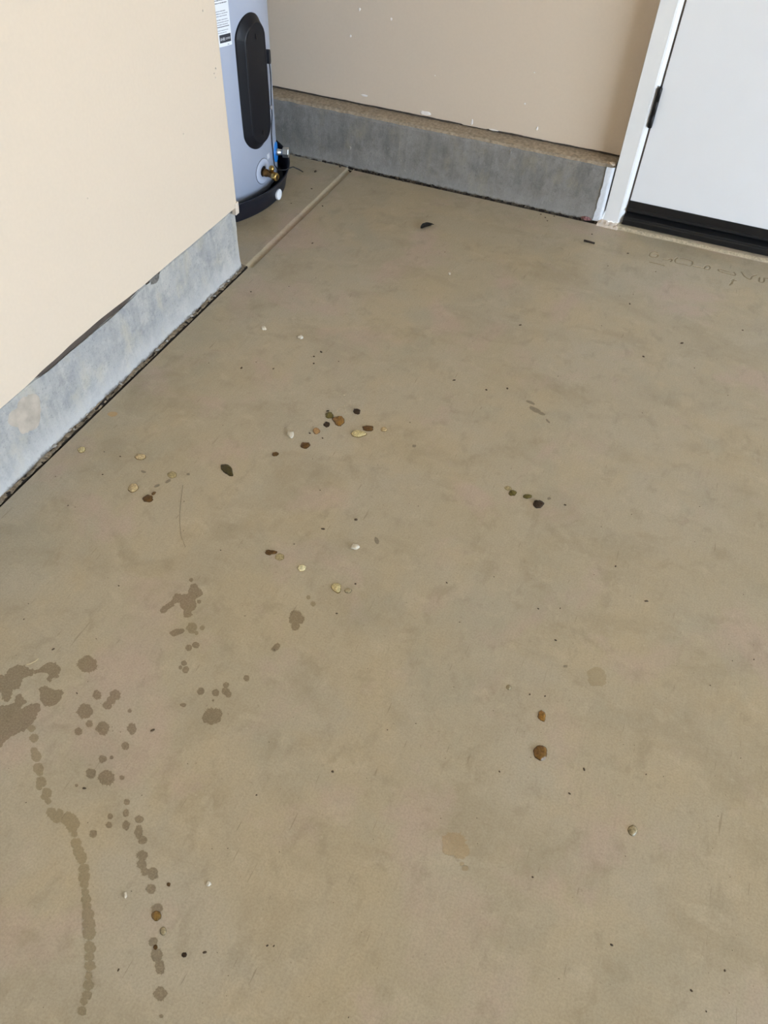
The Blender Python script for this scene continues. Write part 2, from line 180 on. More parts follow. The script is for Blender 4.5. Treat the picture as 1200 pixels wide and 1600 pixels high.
GRIT = [(-0.578, 1.18, 0.0023), (-0.581, 1.098, 0.0018), (-0.55, 1.095, 0.0019), (-0.904, 0.813, 0.0015), (-0.903, 0.871, 0.0016), (-0.941, 0.869, 0.0013), (-0.439, 0.864, 0.0024), (-0.391, 0.912, 0.003), (-0.329, 0.77, 0.0018), (-0.472, 0.808, 0.0014), (-0.333, 0.698, 0.0018), (-0.732, 0.443, 0.0017), (0.25, 1.914, 0.002), (-0.039, 1.908, 0.0021), (0.114, 1.788, 0.0033), (-0.501, 0.386, 0.0021), (-0.357, 0.095, 0.0013), (-0.268, 0.154, 0.0016), (-0.219, 0.436, 0.0019), (-0.306, 0.36, 0.0013), (0.098, 0.409, 0.0016), (0.216, 0.368, 0.0017), (0.321, 0.356, 0.0016), (0.358, 0.396, 0.0017), (0.341, 0.34, 0.001), (0.13, 0.591, 0.0016), (0.118, 0.545, 0.0015), (0.02, 0.681, 0.0017), (0.044, 0.688, 0.0013), (-0.026, 1.12, 0.0018), (0.034, 0.8, 0.0018), (0.165, 0.948, 0.0021), (-0.011, 0.852, 0.0016), (0.025, 0.869, 0.0012), (0.098, 1.005, 0.0015), (-0.358, 1.403, 0.0024), (-0.279, 1.401, 0.0024), (-0.236, 1.427, 0.0024), (0.034, 1.689, 0.0026), (-0.278, 1.687, 0.0026), (0.156, 1.696, 0.0013), (-0.198, 0.192, 0.0013), (-0.19, 0.195, 0.001), (-0.54, 0.27, 0.0018), (-0.38, 2.285, 0.0024), (-0.363, 2.271, 0.0024), (-0.34, 2.292, 0.002), (-0.331, 2.314, 0.002), (-0.352, 2.254, 0.0024), (-0.211, 2.234, 0.0023), (-0.092, 2.17, 0.0023), (-0.928, 1.821, 0.0022), (-0.998, 2.034, 0.0023), (-1.077, 2.121, 0.0024), (-1.119, 2.235, 0.0041), (-1.09, 2.006, 0.0019), (-0.962, 1.526, 0.002), (-0.684, 1.369, 0.0025), (-0.692, 1.346, 0.0024), (-0.681, 1.321, 0.0024), (-0.825, 1.234, 0.0024), (-0.757, 1.263, 0.0018), (-0.631, 1.353, 0.0015), (0.012, 0.536, 0.0012), (-0.179, 0.84, 0.0012), (-0.398, 1.221, 0.0014), (-0.913, 0.716, 0.0012), (-0.711, 0.595, 0.0011), (-0.589, 0.739, 0.0012), (-0.815, 0.471, 0.0011), (-0.68, 0.488, 0.0008), (-0.646, 0.392, 0.0012), (-0.169, 0.531, 0.001), (-0.132, 0.559, 0.0008), (0.356, 0.9, 0.0011), (0.219, 0.621, 0.001), (0.292, 0.818, 0.0011), (0.002, 0.456, 0.0006), (0.328, 0.599, 0.0007), (-0.829, 0.5, 0.0008), (0.075, 0.313, 0.0003), (-0.481, 1.141, 0.0008), (-0.582, 1.929, 0.0008), (-0.253, 0.16, 0.0005), (-0.425, 0.21, 0.0004), (-0.366, 1.568, 0.0006), (0.111, 1.522, 0.0007), (0.381, 0.472, 0.0004), (0.322, 0.882, 0.0007), (-0.307, 0.114, 0.0005), (0.368, 0.445, 0.0004), (-0.74, 1.259, 0.0006), (-0.985, 0.77, 0.0008), (-0.66, 0.251, 0.0005), (-0.271, 0.252, 0.0005), (-0.476, 0.629, 0.0007), (-0.416, 0.037, 0.0003), (0.155, 0.405, 0.0003), (0.053, 1.092, 0.0008), (0.242, 1.622, 0.001), (0.339, 0.385, 0.0004), (-0.398, 0.589, 0.0007), (-0.505, 0.231, 0.0006), (-0.002, 2.105, 0.0014), (-0.898, 0.718, 0.0007), (0.225, 1.229, 0.001), (-0.314, 1.049, 0.0006), (0.134, 0.249, 0.0003), (-0.417, 0.026, 0.0004), (-0.584, 1.119, 0.0008), (0.136, 0.947, 0.0006), (-0.45, 0.077, 0.0003), (-0.09, 0.308, 0.0004), (0.161, 0.303, 0.0005), (-0.087, 1.775, 0.0009), (-0.407, 0.166, 0.0004), (-0.069, 0.161, 0.0006), (0.327, 1.036, 0.0007), (0.023, 0.854, 0.0005), (-0.697, 1.342, 0.0008), (0.394, 0.392, 0.0005), (-0.357, 0.969, 0.0005), (-0.326, 0.269, 0.0006), (-0.238, 0.302, 0.0006), (0.05, 0.577, 0.0007), (-0.278, 0.382, 0.0004), (-0.124, 0.369, 0.0006), (-0.227, 0.143, 0.0005), (-0.571, 1.942, 0.0011), (-0.412, 0.367, 0.0005), (0.178, 0.655, 0.0007), (-0.328, 0.44, 0.0006), (0.102, 1.15, 0.0009), (0.244, 0.628, 0.0007), (0.313, 0.914, 0.0006), (-0.396, 0.179, 0.0006), (-0.168, 0.447, 0.0006), (-0.139, 1.522, 0.001), (-0.07, 0.523, 0.0005), (0.014, 0.422, 0.0006), (-0.281, 2.01, 0.0008), (-0.226, 0.476, 0.0004), (0.03, 0.614, 0.0004), (-0.498, 1.19, 0.0005), (-0.872, 0.783, 0.0005), (-0.313, 0.492, 0.0006), (-0.296, 0.154, 0.0003), (-0.541, 1.029, 0.0007), (-0.446, 0.164, 0.0004), (-0.679, 0.33, 0.0004), (-0.293, 0.995, 0.0008), (0.353, 0.518, 0.0005), (0.172, 0.66, 0.0005), (-0.581, 0.398, 0.0006), (0.366, 0.372, 0.0005), (-0.199, 0.205, 0.0003), (-0.643, 0.416, 0.0006), (-0.556, 0.361, 0.0007), (-0.443, 0.735, 0.0005), (-0.218, 0.123, 0.0004), (0.365, 0.424, 0.0005), (-0.241, 0.105, 0.0004), (-0.488, 0.954, 0.001), (-0.411, 1.069, 0.0007), (-0.582, 0.361, 0.0005), (-0.306, 0.278, 0.0006), (-0.779, 0.409, 0.0005), (0.326, 0.548, 0.0004), (-0.903, 1.218, 0.0011), (-0.409, 0.456, 0.0005), (-0.026, 0.629, 0.0007), (-0.487, 0.225, 0.0004), (-0.312, 0.994, 0.0006), (-0.23, 0.769, 0.0006), (0.082, 0.696, 0.0004), (-0.574, 0.632, 0.0008), (0.235, 0.834, 0.0004), (0.065, 0.969, 0.0007), (0.054, 0.623, 0.0006), (0.228, 1.129, 0.0007), (0.073, 1.544, 0.0007), (-0.039, 1.959, 0.0012), (-0.04, 0.912, 0.0006), (0.198, 0.356, 0.0004), (-0.24, 0.619, 0.0006), (-0.805, 1.268, 0.0009), (-0.071, 1.934, 0.0008), (0.212, 0.488, 0.0006), (-0.603, 0.22, 0.0007), (0.383, 0.671, 0.0004), (0.068, 1.473, 0.0009), (0.335, 0.636, 0.0004), (-0.24, 0.164, 0.0003), (-0.158, 0.897, 0.0005), (-0.449, 1.856, 0.0007), (-0.849, 1.543, 0.0006), (-0.046, 0.435, 0.0007), (-0.739, 0.602, 0.0005), (-0.13, 0.768, 0.0008), (-0.885, 1.592, 0.0011), (-0.544, 0.364, 0.0005), (0.264, 0.831, 0.0007), (-0.482, 0.509, 0.0005), (0.063, 0.806, 0.0005), (-0.677, 0.752, 0.0008), (-0.458, 0.294, 0.0006), (-0.585, 0.297, 0.0004), (-0.601, 0.392, 0.0005), (0.207, 0.933, 0.0006), (-0.131, 2.075, 0.0012), (-0.181, 1.346, 0.0006), (0.351, 0.706, 0.0007), (-0.561, 0.366, 0.0005), (-0.717, 0.817, 0.0008), (-0.516, 0.794, 0.0005), (0.194, 0.661, 0.0007), (-0.141, 0.272, 0.0005), (-0.098, 0.644, 0.0007), (-0.782, 1.479, 0.0006), (-0.133, 0.376, 0.0003), (-0.092, 0.254, 0.0005), (-0.352, 0.712, 0.0005), (-0.173, 0.229, 0.0004), (-0.756, 0.933, 0.0006), (-0.762, 1.042, 0.0008), (-0.466, 0.062, 0.0004), (0.317, 0.66, 0.0006), (-0.071, 0.209, 0.0003), (-0.154, 1.175, 0.0008), (-0.147, 1.546, 0.0007), (-0.123, 0.162, 0.0004), (-0.491, 0.646, 0.0005), (0.106, 0.531, 0.0004), (-0.423, 0.361, 0.0007), (-0.104, 0.888, 0.0009), (-0.839, 1.66, 0.001), (0.353, 0.93, 0.0006), (-0.057, 0.224, 0.0003)]
CRUMB_DUST = [(-0.556, 1.194, 0.001), (-0.544, 1.201, 0.001), (-0.559, 1.193, 0.0006), (-0.551, 1.211, 0.0011), (-0.569, 1.175, 0.0007), (-0.558, 1.189, 0.0011), (-0.547, 1.231, 0.0015), (-0.557, 1.198, 0.0011), (-0.582, 1.189, 0.001), (-0.596, 1.225, 0.0015), (-0.554, 1.172, 0.0014), (-0.553, 1.19, 0.0009), (-0.523, 1.19, 0.0014), (-0.558, 1.188, 0.0007), (-0.555, 1.191, 0.001), (-0.577, 1.207, 0.0007), (-0.566, 1.21, 0.0008), (-0.552, 1.175, 0.0007), (-0.569, 1.185, 0.0014), (-0.606, 1.207, 0.0013), (-0.576, 1.24, 0.001), (-0.567, 1.246, 0.0016), (-0.584, 1.245, 0.0009), (-0.565, 1.232, 0.0007), (-0.547, 1.201, 0.0009), (-0.577, 1.22, 0.0007), (-0.575, 1.24, 0.0006), (-0.549, 1.202, 0.001), (-0.556, 1.27, 0.0012), (-0.545, 1.175, 0.001), (-0.56, 1.198, 0.0012), (-0.565, 1.25, 0.0007), (-0.573, 1.201, 0.0013), (-0.59, 1.163, 0.0014), (-0.541, 1.192, 0.0015), (-0.576, 1.187, 0.001), (-0.586, 1.272, 0.0011), (-0.54, 1.221, 0.0007), (-0.565, 1.233, 0.0007), (-0.556, 1.206, 0.0012)]
CRUMBS = [
    ('white crumb of plaster left of the middle droplet cluster', [-0.6147, 1.0755, 0.0068, 0.0031, 0.0042, -0.0081]),
    ('bright white plaster crumb near the middle of the floor', [-0.364, 0.8473, 0.0077, 0.0034, 0.0025, -0.0057]),
    ('white plaster flake on the floor, farthest of the loose flakes', [-0.7546, 1.399, 0.0063, 0.003, 0.003, -0.0059]),
    ('dull grey plaster flake nearest the end of the left curb', [-0.8531, 1.3936, 0.0057, 0.0027, 0.0039, -0.0072]),
    ('tiny cream crumb with a dark smudge at lower left', [-0.3063, 0.2273, 0.0028, 0.0012, 0.0017, -0.0028]),
    ('tiny white crumb below the black leaf scrap', [-0.5215, 1.8379, 0.0032, 0.0015, 0.0022, -0.0062]),
    ('tiny cream fleck left of the spiky damp spots', [-0.4003, 0.1716, 0.0019, 0.0008, 0.0023, -0.0033]),
]
LETTERS = [[[-0.0123, 2.2131], [-0.0251, 2.2168], [-0.0322, 2.2033], [-0.0325, 2.1866], [-0.0226, 2.1817], [-0.0118, 2.1903], [-0.0123, 2.2032], [-0.0255, 2.2]], [[0.0061, 2.1827], [0.0178, 2.1853], [0.0268, 2.1962]], [[0.0268, 2.1962], [0.0305, 2.1915], [0.0278, 2.1791]], [[0.0429, 2.2106], [0.0385, 2.1987], [0.0407, 2.1835], [0.0502, 2.1798], [0.0679, 2.1821], [0.0814, 2.1811], [0.0873, 2.1935], [0.0854, 2.2087], [0.0757, 2.2137], [0.0636, 2.2142], [0.0518, 2.2117]], [[0.0916, 2.1829], [0.1093, 2.1839], [0.1211, 2.1846]], [[0.1211, 2.1846], [0.1225, 2.198], [0.1305, 2.2051], [0.1361, 2.1951], [0.1329, 2.1841], [0.1242, 2.183]], [[0.1595, 2.1971], [0.1618, 2.1888], [0.1737, 2.1871], [0.1884, 2.1861], [0.2032, 2.184], [0.2068, 2.192]], [[0.162, 2.2014], [0.1755, 2.1986], [0.1887, 2.1988]], [[0.2068, 2.192], [0.2015, 2.2019]], [[0.2211, 2.2115], [0.2332, 2.1894], [0.2466, 2.1836], [0.251, 2.2011], [0.2629, 2.2162]], [[0.2709, 2.2047], [0.271, 2.1833], [0.2784, 2.1808], [0.2835, 2.1893], [0.2823, 2.2071]], [[0.2836, 2.2078], [0.2936, 2.2096], [0.3051, 2.209]], [[0.3051, 2.209], [0.3079, 2.1861], [0.3178, 2.1878]], [[0.3277, 2.2139], [0.3262, 2.1889], [0.3375, 2.1884], [0.342, 2.2117], [0.3277, 2.2139]], [[-0.0266, 2.1505], [-0.0086, 2.151], [0.0142, 2.1494]], [[0.1971, 2.1262], [0.2051, 2.1634]], [[0.1977, 2.1506], [0.2114, 2.1573]], [[0.2026, 2.1592], [0.2021, 2.1346]]]
LINES = {'hair': [[-0.7426, 0.8539], [-0.7252, 0.8195], [-0.7091, 0.7896], [-0.6913, 0.7616], [-0.6735, 0.7381], [-0.6517, 0.7188]], 'straw': [[-0.7514, 0.4017], [-0.747, 0.4056], [-0.7431, 0.4119], [-0.7415, 0.4185]], 'leaf': [[-0.6798, 2.0346], [-0.678, 2.0568], [-0.6711, 2.071], [-0.6561, 2.0742], [-0.6587, 2.0536], [-0.6653, 2.0334]], 'stick': [[-0.224, 2.1815], [-0.1913, 2.1793]], 'pink': [[-0.2603, 2.3091], [-0.2336, 2.3136]]}

# ------------------------------------------------------------------ helpers
def s2l(c):
    return tuple((v / 255 / 12.92) if v / 255 <= 0.04045 else ((v / 255 + 0.055) / 1.055) ** 2.4 for v in c) + (1.0,)

def link(o, parent=None):
    COL.objects.link(o)
    if parent is not None:
        o.parent = parent
    return o

def make(name, verts, faces, mats, parent=None, smooth=False, slots=None):
    me = bpy.data.meshes.new(name)
    me.from_pydata([tuple(v) for v in verts], [], faces)
    for mt in (mats if isinstance(mats, (list, tuple)) else [mats]):
        me.materials.append(mt)
    if slots:
        slots = list(slots) + [0] * (len(me.polygons) - len(slots))
        me.polygons.foreach_set('material_index', slots)
    if smooth:
        me.polygons.foreach_set('use_smooth', [True] * len(me.polygons))
    me.update()
    return link(bpy.data.objects.new(name, me), parent)

def from_bm(name, bm, mats, parent=None, smooth=False):
    bmesh.ops.recalc_face_normals(bm, faces=bm.faces)
    me = bpy.data.meshes.new(name)
    bm.to_mesh(me)
    bm.free()
    for mt in (mats if isinstance(mats, (list, tuple)) else [mats]):
        me.materials.append(mt)
    if smooth:
        me.polygons.foreach_set('use_smooth', [True] * len(me.polygons))
    return link(bpy.data.objects.new(name, me), parent)

def tag(o, label=None, cat=None, group=None, kind=None):
    if label: o['label'] = label
    if cat: o['category'] = cat
    if group: o['group'] = group
    if kind: o['kind'] = kind
    return o

def empty(name, loc=(0, 0, 0)):
    o = bpy.data.objects.new(name, None)
    o.empty_display_size = 0.05
    o.location = loc
    return link(o)

def box_bm(bm, x0, x1, y0, y1, z0, z1, bev=0.0):
    vs = [bm.verts.new(p) for p in ((x0, y0, z0), (x1, y0, z0), (x1, y1, z0), (x0, y1, z0), (x0, y0, z1), (x1, y0, z1), (x1, y1, z1), (x0, y1, z1))]
    fs = [bm.faces.new([vs[i] for i in f]) for f in ((0, 3, 2, 1), (4, 5, 6, 7), (0, 1, 5, 4), (1, 2, 6, 5), (2, 3, 7, 6), (3, 0, 4, 7))]
    if bev:
        es = list({e for f in fs for e in f.edges})
        bmesh.ops.bevel(bm, geom=es, offset=bev, segments=2, affect='EDGES', profile=0.5)

def box(name, mat, x0, x1, y0, y1, z0, z1, bev=0.0, parent=None):
    bm = bmesh.new()
    box_bm(bm, x0, x1, y0, y1, z0, z1, bev)
    return from_bm(name, bm, mat, parent)

def tube(name, pts, rad, mat, parent=None, seg=8, closed_ends=True):
    """swept round tube; rad is a number or a list"""
    pts = [Vector(p) for p in pts]
    n = len(pts)
    rads = rad if isinstance(rad, (list, tuple)) else [rad] * n
    verts, faces = [], []
    ref = Vector((0.123, 0.456, 0.88)).normalized()
    for i, p in enumerate(pts):
        t = (pts[min(i + 1, n - 1)] - pts[max(i - 1, 0)])
        if t.length < 1e-9: t = Vector((0, 0, 1))
        t.normalize()
        a = t.cross(ref).normalized()
        b = t.cross(a)
        for k in range(seg):
            th = 2 * math.pi * k / seg
            verts.append(p + (a * math.cos(th) + b * math.sin(th)) * rads[i])
    for i in range(n - 1):
        for k in range(seg):
            k2 = (k + 1) % seg
            faces.append((i * seg + k, i * seg + k2, (i + 1) * seg + k2, (i + 1) * seg + k))
    if closed_ends:
        faces.append(tuple(range(seg - 1, -1, -1)))
        faces.append(tuple(range((n - 1) * seg, n * seg)))
    return make(name, verts, faces, mat, parent, smooth=True)

def lathe(name, prof, origin, axis, mat, parent=None, seg=32, smooth=True):
    """prof: (distance along axis, radius)"""
    axis = Vector(axis).normalized()
    ref = Vector((0, 0, 1)) if abs(axis.z) < 0.9 else Vector((1, 0, 0))
    a = axis.cross(ref).normalized(); b = axis.cross(a)
    o = Vector(origin)
    verts, faces = [], []
    for d, r in prof:
        for k in range(seg):
            th = 2 * math.pi * k / seg
            verts.append(o + axis * d + (a * math.cos(th) + b * math.sin(th)) * max(r, 1e-5))
    for i in range(len(prof) - 1):
        for k in range(seg):
            k2 = (k + 1) % seg
            faces.append((i * seg + k, i * seg + k2, (i + 1) * seg + k2, (i + 1) * seg + k))
    faces.append(tuple(range(seg - 1, -1, -1)))
    faces.append(tuple(range((len(prof) - 1) * seg, len(prof) * seg)))
    return make(name, verts, faces, mat, parent, smooth=smooth)

def nz(x, y, z, s, seed=0.0):
    return noise.noise(Vector((x * s + seed, y * s - seed * 0.7, z * s + seed * 1.3)))

# ------------------------------------------------------------------ materials
def new_mat(name):
    mt = bpy.data.materials.new(name)
    mt.use_nodes = True
    nt = mt.node_tree
    bsdf = nt.nodes['Principled BSDF']
    return mt, nt, bsdf

def plain(name, rgb, rough=0.5, metal=0.0, spec=0.5, coat=0.0, var=0.0, scale=40.0, bump=0.0):
    mt, nt, b = new_mat(name)
    b.inputs['Base Color'].default_value = s2l(rgb)
    b.inputs['Roughness'].default_value = rough
    b.inputs['Metallic'].default_value = metal
    b.inputs['Specular IOR Level'].default_value = spec
    b.inputs['Coat Weight'].default_value = coat
    geo = nt.nodes.new('ShaderNodeNewGeometry')
    nse = nt.nodes.new('ShaderNodeTexNoise')
    nse.inputs['Scale'].default_value = scale
    nse.inputs['Detail'].default_value = 4
    nt.links.new(geo.outputs['Position'], nse.inputs['Vector'])
    if var:
        mx = nt.nodes.new('ShaderNodeMix'); mx.data_type = 'RGBA'; mx.blend_type = 'MULTIPLY'
        mx.inputs['Factor'].default_value = 1.0
        mx.inputs['A'].default_value = s2l(rgb)
        mr = nt.nodes.new('ShaderNodeMapRange')
        mr.inputs['From Min'].default_value = 0.3; mr.inputs['From Max'].default_value = 0.7
        mr.inputs['To Min'].default_value = 1 - var; mr.inputs['To Max'].default_value = 1 + var
        nt.links.new(nse.outputs['Fac'], mr.inputs['Value'])
        nt.links.new(mr.outputs['Result'], mx.inputs['B'])
        nt.links.new(mx.outputs['Result'], b.inputs['Base Color'])
    if bump:
        bp = nt.nodes.new('ShaderNodeBump'); bp.inputs['Strength'].default_value = bump; bp.inputs['Distance'].default_value = 0.002
        nt.links.new(nse.outputs['Fac'], bp.inputs['Height'])
        nt.links.new(bp.outputs['Normal'], b.inputs['Normal'])
    return mt

class NB:
    """tiny node builder"""
    def __init__(self, nt): self.nt = nt
    def n(self, t, **kw):
        nd = self.nt.nodes.new(t)
        for k, v in kw.items(): setattr(nd, k, v)
        return nd
    def l(self, a, b): self.nt.links.new(a, b)
    def pos(self, scale=(1, 1, 1), rot=(0, 0, 0)):
        g = self.n('ShaderNodeNewGeometry'); mp = self.n('ShaderNodeMapping')
        mp.inputs['Scale'].default_value = scale; mp.inputs['Rotation'].default_value = rot
        self.l(g.outputs['Position'], mp.inputs['Vector'])
        return mp.outputs['Vector']
    def noise(self, vec, scale, detail=4, rough=0.55, dist=0.0):
        t = self.n('ShaderNodeTexNoise')
        t.inputs['Scale'].default_value = scale; t.inputs['Detail'].default_value = detail
        t.inputs['Roughness'].default_value = rough; t.inputs['Distortion'].default_value = dist
        self.l(vec, t.inputs['Vector'])
        return t.outputs['Fac']
    def rng(self, v, a, b, c=0.0, d=1.0):
        m_ = self.n('ShaderNodeMapRange')
        for i, x in zip(('From Min', 'From Max', 'To Min', 'To Max'), (a, b, c, d)): m_.inputs[i].default_value = x
        self.l(v, m_.inputs['Value'])
        return m_.outputs['Result']
    def mix(self, fac, a, b, mode='MIX'):
        m_ = self.n('ShaderNodeMix', data_type='RGBA', blend_type=mode)
        for sock, v in ((m_.inputs['Factor'], fac), (m_.inputs['A'], a), (m_.inputs['B'], b)):
            if isinstance(v, (tuple, float, int)): sock.default_value = v
            else: self.l(v, sock)
        return m_.outputs['Result']
    def math(self, op, a, b):
        m_ = self.n('ShaderNodeMath', operation=op)
        for s, v in zip(m_.inputs, (a, b)):
            if isinstance(v, (float, int)): s.default_value = v
            else: self.l(v, s)
        return m_.outputs[0]

def concrete_floor(name, tint=(255, 255, 255), amount=0.0, rough_mul=1.0, grain=0.0):
    """trowelled slab; tint/amount give the flat marks lying in it the same clouding in their own colour"""
    mt, nt, b = new_mat(name)
    q = NB(nt)
    P = q.pos()
    c = q.mix(q.rng(q.noise(P, 2.3, 6, 0.6, 0.2), 0.38, 0.62), s2l((178, 165, 139)), s2l((181, 171, 151)))
    c = q.mix(q.rng(q.noise(q.pos((1, 1, 1), (0, 0, 0.6)), 4.6, 5, 0.6, 0.5), 0.47, 0.64, 0, 0.65), c, s2l((186, 170, 140)))
    c = q.mix(q.rng(q.noise(q.pos((0.8, 1.2, 1), (0, 0, -0.4)), 6.5, 6, 0.62, 0.6), 0.49, 0.64, 0, 0.45), c, s2l((160, 147, 122)))
    c = q.mix(q.rng(q.noise(q.pos((1, 1, 1), (0, 0, 1.3)), 5.6, 5, 0.6, 0.4), 0.54, 0.66, 0, 0.60), c, s2l((187, 167, 152)))
    c = q.mix(q.rng(q.noise(q.pos((1, 1, 1), (0, 0, 2.1)), 5.3, 5, 0.6, 0.4), 0.55, 0.68, 0, 0.50), c, s2l((169, 162, 142)))
    c = q.mix(q.rng(q.noise(q.pos((1.3, 1, 1), (0, 0, 2.9)), 16.0, 6, 0.66, 0.4), 0.54, 0.66, 0, 0.34), c, s2l((148, 136, 113)))
    c = q.mix(q.rng(q.noise(q.pos((1, 1.3, 1), (0, 0, 0.9)), 21.0, 6, 0.66, 0.4), 0.55, 0.67, 0, 0.34), c, s2l((196, 184, 160)))
    # fine trowel streaks, hairline scratches, speckle
    c = q.mix(q.rng(q.noise(q.pos((22, 3, 1), (0, 0, 0.35)), 9.0, 4, 0.6), 0.45, 0.75, 0.0, 0.12), c, s2l((135, 122, 100)))
    for rot, sc, th in ((0.35, 5.0, 0.735), (-0.5, 6.0, 0.745), (1.45, 5.5, 0.745)):
        c = q.mix(q.rng(q.noise(q.pos((34, 2.6, 1), (0, 0, rot)), sc, 2, 0.5), th, th + 0.02, 0.0, 0.42), c, s2l((120, 107, 86)))
    c = q.mix(q.rng(q.noise(P, 330.0, 3, 0.65), 0.40, 0.68, 0.0, 0.28), c, s2l((128, 116, 96)))
    c = q.mix(q.rng(q.noise(P, 120.0, 4, 0.75), 0.63, 0.71, 0.0, 0.42), c, s2l((118, 106, 88)))
    c = q.mix(q.rng(q.noise(q.pos((1, 1, 1), (0, 0, 0.2)), 150.0, 3, 0.7), 0.65, 0.72, 0.0, 0.35), c, s2l((204, 192, 168)))
    if amount:
        c = q.mix(1.0, c, s2l(tint), 'MULTIPLY') if amount >= 1 else q.mix(amount, c, s2l(tint))
    if grain:
        c = q.mix(q.rng(q.noise(P, 360.0, 3, 0.75), 0.50, 0.62, 0.0, grain), c, s2l((165, 151, 124)))
    q.l(c, b.inputs['Base Color'])
    rg = q.rng(q.noise(P, 9.0, 4), 0.3, 0.7, 0.40 * rough_mul, 0.56 * rough_mul)
    q.l(rg, b.inputs['Roughness'])
    b.inputs['Specular IOR Level'].default_value = 0.35
    h = q.math('ADD', q.math('MULTIPLY', q.noise(q.pos((30, 5, 1), (0, 0, 0.32)), 10.0, 4), 0.22), q.math('MULTIPLY', q.noise(P, 170.0, 4), 0.5))
    bp = q.n('ShaderNodeBump'); bp.inputs['Strength'].default_value = 0.16; bp.inputs['Distance'].default_value = 0.002
    q.l(h, bp.inputs['Height']); q.l(bp.outputs['Normal'], b.inputs['Normal'])
    return mt

def curb_mat(name, lo, hi, foot, foot_z, streak=0.5):
    mt, nt, b = new_mat(name)
    q = NB(nt)
    P = q.pos()
    c = q.mix(q.rng(q.noise(P, 9.0, 6, 0.65, 0.6), 0.32, 0.68), s2l(lo), s2l(hi))
    c = q.mix(q.rng(q.noise(q.pos((14, 14, 1.6)), 4.0, 4, 0.6), 0.45, 0.75, 0, streak), c, s2l(tuple(int(v * 0.80) for v in lo)))
    c = q.mix(q.rng(q.noise(P, 26.0, 5, 0.7), 0.52, 0.72, 0, 0.5), c, s2l(tuple(min(255, int(v * 1.09)) for v in hi)))
    c = q.mix(q.rng(q.noise(P, 190.0, 3, 0.7), 0.56, 0.70, 0, 0.45), c, s2l(tuple(int(v * 0.70) for v in lo)))
    c = q.mix(q.rng(q.noise(q.pos((1, 1, 0.6), (0.4, 0, 0)), 18.0, 5, 0.65), 0.52, 0.68, 0, 0.45), c, s2l((min(255, hi[0] + 8), min(255, hi[1] + 3), hi[2] - 12)))
    c = q.mix(q.rng(q.noise(q.pos((1, 1, 1), (1.1, 0, 0)), 34.0, 6, 0.7), 0.50, 0.66, 0, 0.45), c, s2l(tuple(int(v * 0.84) for v in lo)))
    # efflorescence that climbed from the slab
    sx = q.n('ShaderNodeSeparateXYZ'); q.l(P, sx.inputs[0])
    edge = q.math('ADD', sx.outputs['Z'], q.math('MULTIPLY', q.noise(P, 14.0, 4), 0.05))
    c = q.mix(q.rng(edge, foot_z + 0.005, foot_z + 0.06, 0.55, 0.0), c, s2l(foot))
    grime = q.math('ADD', sx.outputs['Z'], q.math('MULTIPLY', q.noise(q.pos((1, 1, 0.4)), 55.0, 5, 0.7), 0.022))
    c = q.mix(q.rng(grime, 0.012, 0.018, 0.75, 0.0), c, s2l((92, 84, 72)))
    q.l(c, b.inputs['Base Color'])
    b.inputs['Roughness'].default_value = 0.85
    b.inputs['Specular IOR Level'].default_value = 0.25
    h = q.math('ADD', q.noise(P, 60.0, 5, 0.65), q.math('MULTIPLY', q.noise(P, 320.0, 3), 0.4))
    bp = q.n('ShaderNodeBump'); bp.inputs['Strength'].default_value = 0.55; bp.inputs['Distance'].default_value = 0.004
    q.l(h, bp.inputs['Height']); q.l(bp.outputs['Normal'], b.inputs['Normal'])
    return mt

M = {}
M['floor'] = concrete_floor('trowelled_concrete')
M['damp'] = concrete_floor('damp_concrete', (199, 192, 182), 1.0, 0.95, 0.42)
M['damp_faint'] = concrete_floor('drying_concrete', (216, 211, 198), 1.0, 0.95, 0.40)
M['rust'] = concrete_floor('rust_tinted_concrete', (249, 238, 222), 1.0, 1.0, 0.6)
M['ochre'] = concrete_floor('ochre_tinted_concrete', (190, 150, 88), 0.55, 1.0, 0.1)
M['smear'] = concrete_floor('grey_smear', (92, 85, 70), 0.62, 1.0, 0.35)
M['ringmark'] = concrete_floor('faint_ring_mark', (238, 234, 224), 1.0, 1.0, 0.7)
M['paint'] = plain('cream_wall_paint', (220, 204, 184), 0.62, spec=0.3, var=0.012, scale=140.0, bump=0.10)
M['ceil'] = plain('white_ceiling_paint', (196, 190, 180), 0.8, var=0.01)
M['white_trim'] = plain('white_trim_paint', (242, 243, 244), 0.38, var=0.01, scale=25, bump=0.04)
M['door'] = plain('white_door_paint', (240, 242, 246), 0.40, var=0.008, scale=12, bump=0.03)
M['black_plastic'] = plain('black_sweep_rubber', (10, 11, 15), 0.45, var=0.1)
M['hinge'] = plain('oil_rubbed_bronze', (34, 33, 34), 0.38, metal=0.6, var=0.1)
M['gap'] = plain('dark_wood_and_gap_shade', (84, 74, 66), 0.9, var=0.2)  # dark wood; also stands in for shade inside the narrow gaps
M['curb_left'] = curb_mat('bluish_grey_concrete', (158, 160, 162), (184, 182, 176), (204, 203, 201), 0.03, 0.40)
M['curb_back'] = curb_mat('grey_concrete', (132, 130, 126), (152, 149, 144), (168, 165, 160), 0.02, 0.40)
M['ledge'] = plain('dusty_ledge', (162, 147, 126), 0.95, var=0.28, scale=120, bump=0.5)
M['joint_dirt'] = plain('joint_dirt', (138, 124, 104), 0.95, var=0.5, scale=160, bump=1.0)
M['joint_back'] = plain('back_joint_dirt', (78, 69, 57), 0.95, var=0.5, scale=220, bump=1.0)
M['joint_dark'] = plain('joint_gap', (40, 32, 25), 0.95, var=0.2)
M['chip'] = plain('mortar_chip', (168, 163, 155), 0.9, var=0.15, scale=200, bump=0.6)
